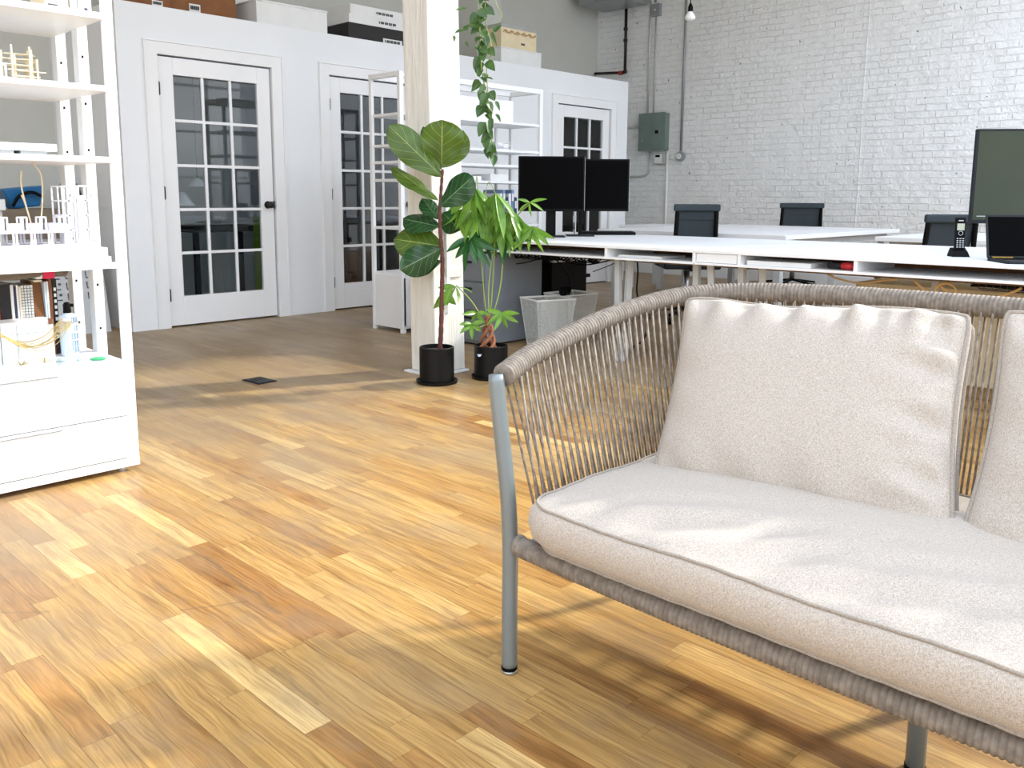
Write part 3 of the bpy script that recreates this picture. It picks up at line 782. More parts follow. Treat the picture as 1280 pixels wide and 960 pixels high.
vs = [(s_*.016, a, b) for s_ in (-1, 1) for a, b in P]; mf.add(vs, [(4, 3, 2, 1, 0), (5, 6, 7, 8, 9)]+[(i, (i+1) % 5, 5+(i+1) % 5, 5+i) for i in range(5)]); mf.build('file_body', 'kraft_dark', r, bevel=.001)
MB().box(-.014, .014, -.046, .09, .272, .279).build('folder_edge', 'book_cream', r)
x += .036
for lb, mt, w_, h in (('pale blue thin book right of the magazine file', 'can_blue', .008, .270), ('slim white book leaning right of the magazine file', 'box_white', .008, .272), ('dark brown book at the right of the book row', 'book_brown', .012, .280)):
    r = thing('book', lb, 'book', (x+w_/2, 3.46, .415), 0, 'books on the lower shelf')
    MB().box(-w_/2, w_/2-.001, -.05, .10, 0, h).build('cover', mt, r, bevel=.001); MB().box(-w_/2+.0012, w_/2-.0022, -.046, .1005, .002, h+.0008).build('pages', 'book_cream', r); x += w_
r = thing('patterned_binder', 'binder with a black and white square pattern on its spine', 'binder', (x+.008, 3.46, .415)); MB().box(-.007, .007, -.05, .1, 0, .28).build('cover', 'book_black', r)
s_ = MB()
for z in range(9): s_.box(-.004, .004, -.0515, -.05, .06+z*.022, .072+z*.022)
s_.build('white_square', 'box_white', r); x += .017
bg = MB().lathe([(.02, 0), (.15, .004), (.155, .02), (.12, .04), (.03, .048)], 0, 0, 24); bg.v = [(1.01+x_*1.1+.01*math.sin(y_*40), 3.47+y_*.55, .700+z_+.005*math.sin(x_*30)) for x_, y_, z_ in bg.v]
tag(bg.build('fabric_bag', 'bag_taupe', smooth=True), 'crumpled taupe fabric pouch lying across the tops of the books', 'bag')
r = thing('paper_packet', 'small magenta and white packet on top of the books', 'box', (1.085, 3.42, .699)); MB().box(-.02, .02, -.03, .03, 0, .035).build('packet', 'magenta', r, bevel=.002); MB().box(-.045, -.022, -.03, .03, 0, .04).build('white_packet', 'box_white', r, bevel=.002)
r = thing('spray_can', 'pale blue spray can with a yellow dot and black nozzle on the lower shelf', 'can', (1.128, 3.36, .415))
MB().lathe([(.027, 0), (.030, .004), (.030, .142), (.027, .150), (.016, .156), (.014, .157)], seg=28).build('can_body', 'can_blue', r, smooth=True)
MB().lathe([(.014, .156), (.013, .175), (.010, .195), (.002, .198)], seg=16).box(-.012, .022, -.006, .006, .178, .190).build('nozzle', 'black_plastic', r, bevel=.001)
dt = MB().lathe([(.001, 0), (.013, 0), (.013, .001), (.001, .001)], seg=20); dt.v = [(-.010+x_, -.0296-z_-.0006+abs(x_)*.25, .108+y_) for x_, y_, z_ in dt.v]; dt.build('dot_label', 'yellow_dot', r)
# outlined lettering rows on the can
lt = MB()
for rr_, z in enumerate((.132, .102, .072, .045, .022)):
    for c_ in range(3):
        a = -PI/2+.2+c_*.38; ca, sa = math.cos(a), math.sin(a); 
        if rr_ == 1 and c_ == 0: continue
        for dz, da, hh, ww in ((0, 0, .002, .011), (.018, 0, .002, .011), (.009, -.13, .018, .002), (.009, .13, .018, .002)):
            a2 = a+da; p = Vector((.0304*math.cos(a2), .0304*math.sin(a2), z+dz-.009)); lt.obox(Matrix.Translation(p) @ Matrix.Rotation(a2+PI/2, 4, 'Z'), ww, .001, hh)
lt.build('lettering', 'ink_blue', r)
r = thing('chain_model', 'clear acrylic model case with drooping gold wires strung between small white pylons', 'model', (0, 0, 0))
MB().box(.60, 1.13, 3.135, 3.29, .415, .421).build('case_floor', 'clear_edge', r)
ac = MB().box(.6, 1.092, 3.137, 3.139, .421, .575).box(1.09, 1.092, 3.139, 3.286, .421, .575); ac.build('acrylic_case', 'acrylic', r)
gw_ = MB()
for i in range(14):
    y = 3.15+i*.009; s1 = random.uniform(.0, .018); zt = .568-s1*.3
    gw_.tube(sweep([(.86, y, .54+random.uniform(-.01, .01)), (.92, y, .505-s1), (.97, y, .497-s1), (1.02, y, .515-s1), (1.055, y, .545), (1.075, y, zt)], 5), .0011, 4)
gw_.build('gold_wire', 'gold_wire', r)
py = MB()
for dx, dy in ((-.014, 0), (.014, 0), (0, -.014), (0, .014)): py.bar((1.072, 3.20, .566), (1.072+dx, 3.20+dy, .421), .0035)
py.box(1.056, 1.088, 3.185, 3.215, .421, .432).box(1.062, 1.082, 3.19, 3.21, .564, .573); py.build('pylon', 'model_white', r)
f_ = MB()
for cx in (.905, .98):
    for q in range(9): a = random.uniform(0, PI); f_.bar((cx, 3.17, .432), (cx+.026*math.cos(a), 3.17+random.uniform(-.01, .01), .436+.014*math.sin(a)), .004, .001)
    f_.tube([(cx, 3.17, .432), (cx, 3.17, .505)], .0006, 4)
f_.build('feather', 'gold_wire', r)
tag(MB().lathe([(.002, 0), (.026, 0), (.028, .003), (.02, .007), (.002, .008)], 1.168, 3.20, 18, .4145).build('green_disc', 'green_tape', smooth=True), 'flat green disc lying at the front corner of the drawer top', 'disc')

# things stored behind the shelving
r = thing('printed_panel', 'tall light grey printed panel leaning on the office side wall behind the shelving', 'panel', (0, 0, 0))
def lean(mb, x0, x1, y, z0, z1, th, dy): mb.add([(x0, y, z0), (x1, y, z0), (x1, y+th, z0), (x0, y+th, z0), (x0, y+dy, z1), (x1, y+dy, z1), (x1, y+dy+th, z1), (x0, y+dy+th, z1)], [(3, 2, 1, 0), (4, 5, 6, 7), (0, 1, 5, 4), (1, 2, 6, 5), (2, 3, 7, 6), (3, 0, 4, 7)])
p_ = MB(); lean(p_, 2.06, 2.50, 6.55, 0, .60, .02, .12); p_.build('panel_board', 'light_grey', r)
p_ = MB()
for c_ in range(3):
    for q in range(4):
        z = .25+q*.075; y = 6.55+.12*z/.60-.001; p_.box(2.09+c_*.14, 2.19+c_*.14, y-.003, y+.001, z, z+.008).box(2.0901+c_*.14, 2.094+c_*.14, y-.003, y+.008, z+.008, z+.05).box(2.175+c_*.14, 2.19+c_*.14, y-.003, y+.004, z+.035, z+.05)
p_.build('printed_block', 'ink_grey', r)
r = thing('packing_crate', 'brown and grey carton stack standing behind the shelving', 'box', (2.16, 7.1, 0)); MB().box(-.26, .2, -.2, .2, 0, .68).build('carton', 'box_grey', r, bevel=.004); MB().box(-.24, .18, -.2, .2, .681, .90).build('upper_carton', 'bag_taupe', r, bevel=.004)
MB().box(-.10, -.07, -.203, -.2, .78, .81).build('hand_hole', 'book_brown', r)
r = thing('plastic_tub', 'bright blue plastic tub on the cartons behind the shelving', 'tub', (2.12, 7.08, .90)); tb = MB(); tb.add([(-.08, -.08, 0), (.10, -.08, .02), (.10, .1, .02), (-.08, .1, 0), (-.16, -.1, .14), (.12, -.1, .17), (.12, .12, .17), (-.16, .12, .14)], [(3, 2, 1, 0), (4, 5, 6, 7), (0, 1, 5, 4), (1, 2, 6, 5), (2, 3, 7, 6), (3, 0, 4, 7)]); tb.build('tub_body', 'blue_plastic', r, bevel=.01)
MB().tube(sweep([(-.10, -.12, .02), (-.06, -.14, .09), (.02, -.15, .12), (.1, -.13, .09)], 6), .012, 8).build('handle', 'black_plastic', r, smooth=True)
r = thing('cable_bag', 'grey bag with black cables spilling down, behind the shelving', 'bag', (2.47, 7.12, 0))
g_ = MB().lathe([(.09, 0), (.105, .05), (.10, .6), (.095, .95), (.07, 1.08), (.02, 1.12)], seg=20); g_.build('bag_body', 'box_grey', r, smooth=True)
cb_ = MB()
for i in range(7):
    a = -1.4+random.uniform(-.5, .5); cb_.tube(sweep([(.07*math.cos(a), .07*math.sin(a), 1.08), (.10*math.cos(a), .10*math.sin(a), 1.0), (.115*math.cos(a+.2), .115*math.sin(a+.2), .9+random.uniform(-.05, .05)), (.11*math.cos(a-.2), .11*math.sin(a-.2), .75), (.11*math.cos(a), .11*math.sin(a), .66)], 6), .007, 6)
cb_.build('cable', 'black_plastic', r, smooth=True)

# ------------------------------------------------------------------ boxes on top of the offices
Z = PT
carton('brown_carton', 'brown corrugated carton at the left end of the office roof', 'box', 2.72, 3.06, 6.5, 6.95, Z, Z+.32, 'kraft_dark', labels=((.20, .28, .02, .06, 'box_white'),))
carton('wide_brown_carton', 'wide brown carton with white paper labels on the office roof', 'box', 3.08, 3.62, 6.55, 7.0, Z, Z+.36, 'kraft_dark', labels=((.15, .24, .03, .09, 'box_white'), (.42, .50, .005, .03, 'box_white')))
carton('grey_flat_box', 'pale box tilted behind the long white box on the office roof', 'box', 3.66, 4.0, 6.92, 7.25, Z, Z+.34, 'box_white')
carton('long_white_box', 'long white lidded box lying at the front edge of the office roof', 'box', 3.76, 4.43, 6.48, 6.9, Z, Z+.20, 'box_white', lid=.015)
carton('white_file_box', 'white box behind the long white lidded box', 'box', 4.05, 4.62, 7.0, 7.3, Z, Z+.30, 'box_white', lid=.05)
carton('black_flat_box', 'flat black box with a white label under two white boxes', 'box', 4.66, 5.42, 6.50, 6.9, Z, Z+.150, 'book_black', labels=((.38, .60, .01, .06, 'box_white'),))
carton('white_flat_box', 'lower of two flat white boxes stacked on the black box', 'box', 4.67, 5.42, 6.50, 6.88, Z+.151, Z+.226, 'box_white', labels=((.30, .55, .015, .06, 'box_white'),), group='flat white boxes on the black box')
carton('white_flat_box', 'upper of two flat white boxes stacked on the black box', 'box', 4.70, 5.45, 6.52, 6.88, Z+.228, Z+.315, 'box_white', labels=((.26, .50, .02, .065, 'box_white'),), group='flat white boxes on the black box')
carton('shallow_white_box', 'shallow white box under the cream printed carton', 'box', 6.60, 7.22, 6.54, 6.9, Z, Z+.185, 'box_white', lid=.012)
cc = carton('cream_carton', 'cream printed carton with grey lid on the shallow white box', 'box', 6.62, 7.16, 6.56, 6.9, Z+.186, Z+.42, 'box_cream', labels=((.04, .50, .10, .14, 'box_cream'), (.30, .36, .05, .07, 'ink_grey')))
s_ = MB()
for q in range(26): xx = -.24+q*.019; s_.tube(sweep([(xx, -.173, .15+.01*math.sin(q*2)), (xx+.01, -.174, .17+.012*math.sin(q*1.3)), (xx+.02, -.173, .15+.01*math.cos(q))], 3), .003, 4)
s_.build('printed_scroll', 'cardboard', cc)
MB().box(-.274, .274, -.171, .171, .20, .238).build('lid', 'box_grey', cc, bevel=.003)

# inside the offices (seen through the door panes)
r = thing('arm_lamp', 'black jointed arm floor lamp with white shade behind the left glazed door', 'lamp', (3.15, 6.85, 0))
MB().lathe([(.12, 0), (.12, .02), (.02, .03)], seg=20).build('base', 'black_metal', r); MB().tube([(0, 0, .02), (.02, 0, .75), (-.13, 0, 1.35)], .009, 8).build('pole', 'black_metal', r)
MB().lathe([(.03, .10), (.10, .0), (.105, -.01), (.09, .0)], .06, -.05, 20, .93).build('lamp_shade', 'lamp_white', r, smooth=True)
r = thing('dark_desk', 'dark topped desk inside the left office behind the glazed door', 'desk', (3.62, 7.0, 0))
MB().box(-.32, .35, -.2, .25, .70, .75).build('desk_top', 'dark_plastic', r, bevel=.003)
for sx in (-.29, .32):
    for sy in (-.17, .22): MB().box(sx-.02, sx+.02, sy-.02, sy+.02, 0, .70).build('leg', 'dark_plastic', r)
r = thing('lime_cabinet', 'lime green cabinet beside the dark desk, seen through the left glazed door', 'cabinet', (3.93, 6.665, 0)); MB().box(-.09, .09, -.14, .14, 0, .82).build('cabinet_body', 'lime', r, bevel=.004); MB().box(-.08, -.0, -.144, -.14, .05, .78).build('cabinet_door', 'lime', r, bevel=.002)
r = thing('white_pendant', 'small white conical lamp shade hanging in the left office', 'lamp', (3.45, 7.0, 0)); MB().lathe([(.015, .07), (.09, 0), (.092, -.004), (.08, 0)], 0, 0, 20, 1.08).build('lamp_shade', 'lamp_white', r, smooth=True); MB().tube([(0, 0, 1.14), (0, 0, PT-.04)], .003, 6).build('cord', 'black_plastic', r)
r = thing('office_cabinet', 'dark cabinet inside the middle office behind the glazed door', 'cabinet', (5.15, 7.2, 0)); MB().box(-.45, .6, -.1, .3, 0, 2.1).build('cabinet_body', 'dark_plastic', r, bevel=.004); MB().box(-.40, .06, -.115, -.1, .05, 2.05).build('cabinet_door', 'dark_plastic', r, bevel=.003)
r = thing('wooden_box', 'brown box on the floor of the middle office', 'box', (4.72, 6.85, 0)); MB().box(-.16, .25, -.12, .12, 0, .55).build('box_body', 'book_brown', r, bevel=.004); MB().box(-.15, .24, -.11, .11, .55, .56).build('box_lid', 'kraft_dark', r)

# ------------------------------------------------------------------ white bookcase in front of the offices
bc = thing('white_bookcase', 'open white framed bookcase standing between the timber column and the office doors', 'shelf', (0, 0, 0))
bx0, bx1, by0, by1 = 3.985, 5.505, 4.96, 5.33
for x in (bx0, bx1-.035):
    MB().box(x, x+.035, by0, by0+.03, 0, 1.885).build('upright', 'white_paint', bc, bevel=.002)
    MB().box(x+.005, x+.03, by1-.03, by1, 0, 1.885).build('upright', 'white_paint', bc, bevel=.002)
    MB().box(x+.001, x+.034, by0+.0305, by1-.0305, 1.85, 1.884).build('side_rail', 'white_paint', bc, bevel=.002)
MB().box(bx0+.0355, bx1-.0355, by0+.001, by0+.029, 1.845, 1.884).box(bx0+.0355, bx1-.0355, by1-.029, by1-.001, 1.85, 1.884).build('top_rail', 'white_paint', bc, bevel=.002)
for x in (4.72, 5.30): MB().box(x, x+.02, by1-.02, by1, .0, 1.85).build('slotted_upright', 'white_paint', bc, bevel=.001)
for z in (1.60, 1.38, 1.26, 1.13, .78, .44): MB().box(bx0+.02, bx1-.02, by0+.01, by1-.01, z-.02, z).build('shelf_board', 'white_paint', bc, bevel=.0015)
MB().box(bx0+.01, 4.5, by0+.012, by1-.01, .03, .42).build('cabinet_body', 'white_paint', bc, bevel=.002)
MB().box(bx0+.015, 4.49, by0, by0+.012, .05, .41).build('cabinet_door', 'white_paint', bc, bevel=.002)
tag(MB().box(4.55, 5.20, by0+.05, by0+.3, 1.601, 1.77).build('file_carton', 'model_white', bevel=.003), 'large white box on the top level of the white bookcase', 'box')
st_ = thing('white_trinket', 'small white crumpled paper model on the bookcase above the monitor', 'model', (5.12, 5.06, 1.381)); s_ = MB()
for q in range(12): a = random.random()*6; s_.obox(Matrix.Translation((.05*math.cos(a), .03*math.sin(a), .02+random.random()*.03)) @ Matrix.Rotation(a, 4, 'X'), .05, .03, .004)
s_.box(-.06, .06, -.03, .03, 0, .006); s_.build('folded_paper', 'model_white', st_)
for i, (x, w_, mt, lb) in enumerate(((4.55, .30, 'model_white', 'white flat model on the second bookcase level'), (4.95, .2, 'box_white', 'pale flat box beside the white flat model on the bookcase'))):
    tag(MB().box(x, x+w_, by0+.06, by0+.28, 1.131, 1.165+i*.02).build('flat_model', mt, bevel=.002), lb, 'box')
for i in range(7):
    x = 5.02+i*.034; h = .22+.03*(i % 3)
    kc = ('navy', 'white', 'slate blue')[i % 3]; r = thing('folder', kc+' folder in the upright row on the bookcase behind the left monitor', 'folder', (x, by0+.12, .781), 0, kc+' folders on the bookcase')
    MB().box(-.014, .014, -.08, .15, 0, h).build('cover', ('book_navy', 'box_white', 'ink_blue')[i % 3], r, bevel=.001)
    MB().box(-.010, .010, -.0815, -.08, h-.09, h-.03).build('spine_label', 'box_white', r)

# ------------------------------------------------------------------ near bench desk
DZ = .72
dk = thing('bench_desk', 'long white double bench desk with open cubbies under its top, spanning behind the sofa', 'desk', (0, 0, 0))
fx0, fx1 = 4.07, 4.30     # front edge drifts slightly
def fx(y): return fx0+(fx1-fx0)*(4.75-y)/(4.75+1.0)
YA, YB = 4.70, -1.0
def dprism(mb, y0, y1, d0, d1, z0, z1):
    P = [(fx(y0)+d0, y0), (fx(y1)+d0, y1), (fx(y1)+d1, y1), (fx(y0)+d1, y0)]; return mb.prism(P, z0, z1)
segs = [(4.70, 2.612), (2.608, .70), (.695, -1.0)]
for a, b in segs: dprism(MB(), a, b, 0, 1.45, DZ-.018, DZ).build('desk_top', 'white_paint', dk, bevel=.002)
for a, b in segs: dprism(MB(), a, b, .0, .50, DZ-.083, DZ-.070).build('cubby_floor', 'white_paint', dk, bevel=.001)
for y in (4.69, 3.215, 2.62, 2.35, 1.735, .3, -.9): dprism(MB(), y, y-.018, .002, .5, DZ-.070, DZ-.018).build('cubby_divider', 'white_paint', dk)
dprism(MB(), 4.70, -1.0, .48, .50, DZ-.070, DZ-.018).build('cubby_back', 'kraft_dark', dk)
dprism(MB(), 2.598, 2.355, .006, .012, DZ-.068, DZ-.020).build('cubby_drawer', 'white_paint', dk, bevel=.001)
dprism(MB(), 3.6, -1.0, .25, .50, DZ-.112, DZ-.084).build('under_beam', 'reclaimed_board', dk)
for y, dx, lean_ in ((3.20, .12, .0), (3.13, .14, .04), (2.68, .15, 0), (2.60, .16, -.05), (2.40, .15, 0), (2.31, .2, -.03), (3.0, 1.3, 0), (1.45, .3, 0), (1.45, 1.3, 0), (-.8, .2, 0), (-.8, 1.3, 0), (4.6, 1.35, 0)):
    MB().bar((fx(y)+dx, y, DZ-.09), (fx(y)+dx+.02, y+lean_, 0), .036, .036).build('leg', 'light_grey', dk, bevel=.003)
dprism(MB(), 4.62, -.9, .96, 1.0, DZ-.10, DZ-.02).build('spine_beam', 'light_grey', dk)
# papers in the cubbies and tools
tag(dprism(MB(), 2.31, 1.96, .03, .28, DZ-.0695, DZ-.046).build('paper_stack', 'box_white', bevel=.001), 'stack of white paper in the desk cubby above the sofa back', 'paper')
tag(dprism(MB(), 3.15, 2.85, .05, .3, DZ-.0695, DZ-.055).build('paper_stack', 'box_white', bevel=.001), 'white envelopes in the desk cubby left of the small drawer', 'paper')
r = thing('hand_tool', 'red and black hand tool lying in the desk cubby', 'tool', (fx(1.8)+.06, 1.815, DZ-.069)); MB().cyl((0, -.06, .02), (0, .0, .02), .018, 12).build('red_body', 'red_tool', r, smooth=True); MB().cyl((0, 0, .02), (0, .07, .02), .016, 12).build('black_grip', 'dark_plastic', r, smooth=True)
tag(MB().box(4.8, 5.2, 2.5, 2.75, DZ, DZ+.002, .4).build('paper_sheet', 'box_white'), 'white paper sheets lying flat on the bench desk', 'paper')

# drawer pedestal under the desk
cab = thing('drawer_pedestal', 'grey metal drawer cabinet under the left end of the bench desk', 'cabinet', (4.02, 4.12, 0), 0)
MB().box(0, .56, 0, .45, .012, .625).build('cabinet_body', 'cabinet_grey', cab, bevel=.004)
for z0, z1 in ((.44, .61), (.24, .43), (.03, .23)):
    d_ = MB().box(-.012, .0, .01, .44, z0, z1).build('drawer', 'cabinet_grey', cab, bevel=.003)
    MB().box(-.022, -.012, .12, .33, z1-.05, z1-.035).build('handle', 'dark_plastic', d_, bevel=.002)
pc = thing('tower_computer', 'black tower computer hung under the bench desk beside the drawer cabinet', 'computer', (4.72, 4.15, 0))
MB().box(0, .40, 0, .20, .26, .53).build('case', 'black_plastic', pc, bevel=.004); MB().box(0.02, .40, .0, .20, .532, .545).build('bracket', 'white_paint', pc, bevel=.001); MB().box(.0, .12, .03, .17, .53, .635).build('hanger', 'black_metal', pc)
MB().box(.36, .47, .02, .05, .40, .425).build('plug', 'black_plastic', pc)

# waste bins
def bin_(loc, rz, label):
    r = thing('waste_bin', label, 'bin', loc, rz, 'square mesh waste bins under the bench desk')
    t, b, h = .145, .105, .33
    m_ = MB(); 
    for (ax, ay, bx_, by_) in ((-1, -1, 1, -1), (1, -1, 1, 1), (1, 1, -1, 1), (-1, 1, -1, -1)):
        m_.add([(ax*b, ay*b*.85, .02), (bx_*b, by_*b*.85, .02), (bx_*t, by_*t*.85, h), (ax*t, ay*t*.85, h)], [(0, 1, 2, 3)])
    m_.build('mesh_wall', 'wire_mesh', r, solid=.001)
    MB().tube([(-t, -t*.85, h), (t, -t*.85, h), (t, t*.85, h), (-t, t*.85, h)], .006, 8, closed=True).build('rim', 'white_paint', r)
    MB().box(-b, b, -b*.85, b*.85, 0, .02).build('bottom', 'white_paint', r, bevel=.003)
    w_ = MB()
    for sx in (-1, 1):
        for sy in (-1, 1): w_.bar((sx*b, sy*b*.85, .01), (sx*t, sy*t*.85, h), .003)
    w_.build('corner_wire', 'white_paint', r)
    return r
bin_((4.33, 3.84, 0), -.35, 'white mesh waste bin in front of the drawer cabinet, nearer one')
bin_((4.69, 3.94, 0), -.1, 'white mesh waste bin partly hidden behind the nearer bin')

# cables beneath the desk
def cable(pts, r, mat, label, name='power_cable', cat='cable', group=None):
    return tag(MB().tube(sweep(pts, 8), r, 7).build(name, mat, smooth=True), label, cat, group)
cable([(4.25, 4.25, .636), (4.22, 4.18, .56), (4.35, 4.1, .55), (4.5, 4.0, .60), (4.55, 3.95, .636)], .004, 'black_plastic', 'thin black cable looping over the side of the drawer cabinet')
cable([(4.45, 4.05, .636), (4.55, 4.0, .60), (4.75, 3.9, .53), (4.95, 3.75, .57), (4.9, 3.5, .636)], .005, 'black_plastic', 'black cable swagged in front of the tower computer')
cable([(4.5, 4.10, .636), (4.6, 4.03, .58), (4.7, 4.0, .48), (4.72, 3.97, .40), (4.69, 3.95, .345)], .005, 'black_plastic', 'black cable falling into the rear waste bin')
cable([(4.85, 3.5, .636), (4.86, 3.49, .5), (4.83, 3.47, .35), (4.90, 3.45, .2), (4.88, 3.43, .05), (4.7, 3.4, .006)], .0055, 'black_plastic', 'single black cable hanging from the desk down to the floor')
cable([(4.9, 3.6, .636), (4.88, 3.7, .55), (4.82, 3.85, .48)], .003, 'black_plastic', 'short thin black cable slanting beside the tower computer')
s_ = []
for q in range(60): a = q*.62; s_.append((4.50+.055*math.cos(a)+q*.0012, 3.86+.02*math.cos(a), .365+.030*math.sin(a)))
cable(s_, .0045, 'black_plastic', 'coiled black cable bundle resting on the waste bin rims')
cable([(4.45, 1.98, .608), (4.44, 1.9, .585), (4.42, 1.78, .575), (4.40, 1.66, .60), (4.40, 1.60, .608)], .005, 'tan_cord', 'tan cord sagging below the desk left of the coil')
s_ = [(4.40, 1.52, .608), (4.40, 1.46, .56), (4.40, 1.40, .535)]
for q in range(20): a = q*.7; s_.append((4.40+.01*math.sin(q), 1.37+.045*math.cos(a), .565+.04*math.sin(a)))
s_ += [(4.40, 1.30, .53), (4.39, 1.20, .545), (4.38, 1.1, .58), (4.38, 1.05, .608)]
cable(s_, .006, 'tan_cord', 'coiled tan cord hanging under the desk behind the sofa back')
cable([(4.35, .98, .608), (4.35, .94, .57), (4.35, .88, .52), (4.36, .80, .50)], .006, 'tan_cord', 'tan cord end trailing down below the right part of the desk')
ct = thing('cable_tray', 'wire cable tray carrying black leads under the bench desk', 'cable tray', (0, 0, 0)); s_ = MB()
for q in range(70):
    y = 1.25-q*.03; s_.tube([(4.50, y, .63), (4.46, y, .588), (4.52, y, .575), (4.60, y, .60)], .0015, 4)
for x, z in ((4.46, .588), (4.52, .575), (4.6, .6)): s_.tube([(x, 1.25, z), (x, -.85, z)], .002, 4)
s_.tube([(4.5, 1.25, .635), (4.5, -.85, .635)], .003, 4); s_.build('wire_tray', 'ink_grey', ct)
s_ = MB()
for q in range(4): s_.tube(sweep([(4.52+.01*q, 1.3-.45*k_, .592+.012*math.sin(k_*2+q)) for k_ in range(6)], 5), .005, 6)
for y in (.95, .78, .62): s_.box(4.47, 4.53, y-.02, y+.02, .57, .60)
s_.build('lead', 'black_plastic', ct)
s_ = MB()
for q in range(30):
    y = 4.35-q*.03; x = fx(y)+.2; s_.tube(sweep([(x, y, .636), (x+.02*math.sin(q*3), y-.02, .61-.02*abs(math.sin(q*1.7))), (x+.02, y-.06, .60), (x, y-.1, .636)], 4), .004, 5)
tag(s_.build('cable_tangle', 'black_plastic', smooth=True), 'dense tangle of black leads fixed under the left end of the desk', 'cable', kind='stuff')
r = thing('kraft_box', 'cream box standing on the floor under the desk beyond the sofa back', 'box', (5.25, 1.62, 0)); MB().box(-.2, .2, -.5, .45, 0, .52).build('carton', 'box_cream', r, bevel=.004); MB().box(-.2, .2, -.02, .02, .52, .522).build('tape', 'book_cream', r)
r = thing('wooden_crate', 'tan wooden crate under the desk at the right picture edge', 'crate', (5.1, .66, 0)); MB().box(-.2, .2, -.25, .22, 0, .56).build('crate_body', 'cardboard', r, bevel=.004); MB().box(-.205, -.2, -.24, .21, .2, .23).box(-.205, -.2, -.24, .21, .38, .41).build('slat', 'kraft_dark', r)

# monitors
def monitor(label, loc, rz, w_, h, zc, screen='screen_black', group=None, neck=(0, .035), bez='black_plastic'):
    r = thing('monitor', label, 'monitor', loc, rz, group)
    MB().box(-w_/2, w_/2, 0, .028, zc-h/2, zc+h/2).build('housing', bez, r, bevel=.004)
    MB().box(-w_/2+.012, w_/2-.012, -.0015, .001, zc-h/2+.018, zc+h/2-.012).build('screen', screen, r)
    MB().box(neck[0]-neck[1], neck[0]+neck[1], .0285, .06, .01, zc).build('stand_neck', 'black_plastic', r, bevel=.004)
    MB().box(w_/2-.002, w_/2+.002, .002, .027, zc-h/2+.004, zc+h/2-.004).build('side_trim', 'grey_metal', r)
    MB().box(neck[0]-.10, neck[0]+.10, -.05, .13, 0, .010).build('stand_base', 'dark_plastic', r, bevel=.003)
    return r
FACE = yaw  # monitors look back toward the lounge side
monitor('large black monitor, left of the pair behind the leafy plants', (4.66, 4.11, DZ), -.79, .47, .385, .375, group='black monitors at the left end of the desk')
monitor('black monitor on the right of the pair behind the leafy plants', (5.06, 3.95, DZ), -.79, .36, .375, .37, neck=(-.17, .012), group='black monitors at the left end of the desk')
m3 = monitor('grey screened monitor cut off by the right picture edge', (5.00, 1.175, DZ), -.95, .60, .47, .395, 'screen_grey', bez='dark_plastic')
MB().box(-.27, -.22, -.003, -.001, .194, .199).build('maker_badge', 'steel', m3)
tag(MB().tube(sweep([(4.80, 1.34, .90), (4.83, 1.30, .885), (4.87, 1.25, .84), (4.92, 1.2, .80), (4.96, 1.16, .79)], 8), .004, 7).build('monitor_cable', 'black_plastic', smooth=True), 'black lead curving below the grey screened monitor', 'cable')
lp = thing('laptop', 'open black laptop on the bench desk under the grey screened monitor', 'laptop', (4.44, 1.02, DZ), -.92)
MB().box(-.16, .16, -.11, .11, 0, .014).build('base', 'dark_plastic', lp, bevel=.002)
ky = MB()
for a in range(12):
    for b_ in range(4): ky.box(-.145+a*.0245, -.125+a*.0245, -.02+b_*.024, .0+b_*.024, .014, .016)
ky.build('keyboard', 'black_plastic', lp)
s_ = MB(); s_.obox(Matrix.Translation((0, .145, .112)) @ Matrix.Rotation(-.28, 4, 'X'), .32, .006, .205); s_.build('lid', 'dark_plastic', lp, bevel=.002)
s_ = MB(); s_.obox(Matrix.Translation((0, .1412, .112)) @ Matrix.Rotation(-.28, 4, 'X'), .30, .001, .185); s_.build('screen', 'screen_black', lp)
MB().box(-.14, -.05, .105, .118, .012, .02).build('hinge', 'brass', lp)
ph = thing('cordless_phone', 'black cordless telephone handset standing in its charger on the desk', 'phone', (4.64, 1.40, DZ), -.95)
cr = MB(); cr.add([(-.042, -.035, 0), (.042, -.035, 0), (.042, .05, 0), (-.042, .05, 0), (-.032, -.02, .028), (.032, -.02, .028), (.036, .03, .045), (-.036, .03, .045)], [(3, 2, 1, 0), (4, 5, 6, 7), (0, 1, 5, 4), (1, 2, 6, 5), (2, 3, 7, 6), (3, 0, 4, 7)]); cr.build('charger', 'black_plastic', ph, bevel=.004)
RM = Matrix.Translation((0, .012, .11)) @ Matrix.Rotation(-.10, 4, 'X')
MB().obox(RM, .048, .022, .165).build('handset', 'black_plastic', ph, bevel=.006)
MB().obox(RM @ Matrix.Translation((0, -.0115, .035)), .034, .002, .034).build('display', 'lcd_green', ph)
s_ = MB()
for a in range(3):
    for b_ in range(5): s_.obox(RM @ Matrix.Translation((-.013+a*.013, -.0115, -.022-b_*.0105)), .0075, .002, .005)
s_.build('keypad', 'light_grey', ph)
RG = [RM @ Vector((.010*math.cos(a), -.0122, .004+.010*math.sin(a))) for a in [k_*PI/8 for k_ in range(16)]]
MB().tube(RG, .0014, 6, closed=True).build('navigation_ring', 'steel', ph, smooth=True)
MB().obox(RM @ Matrix.Translation((0, -.0115, .066)), .022, .002, .005).build('brand_strip', 'light_grey', ph)
kb_ = thing('keyboard', 'black keyboard lying flat to the right of the paired monitors', 'keyboard', (5.32, 4.12, DZ), -.75); MB().box(-.21, .21, -.07, .07, 0, .022).build('case', 'black_plastic', kb_, bevel=.004)
s_ = MB()
for a in range(15):
    for b_ in range(5): s_.box(-.20+a*.0268, -.178+a*.0268, -.06+b_*.024, -.040+b_*.024, .022, .027)
s_.build('key', 'dark_plastic', kb_)
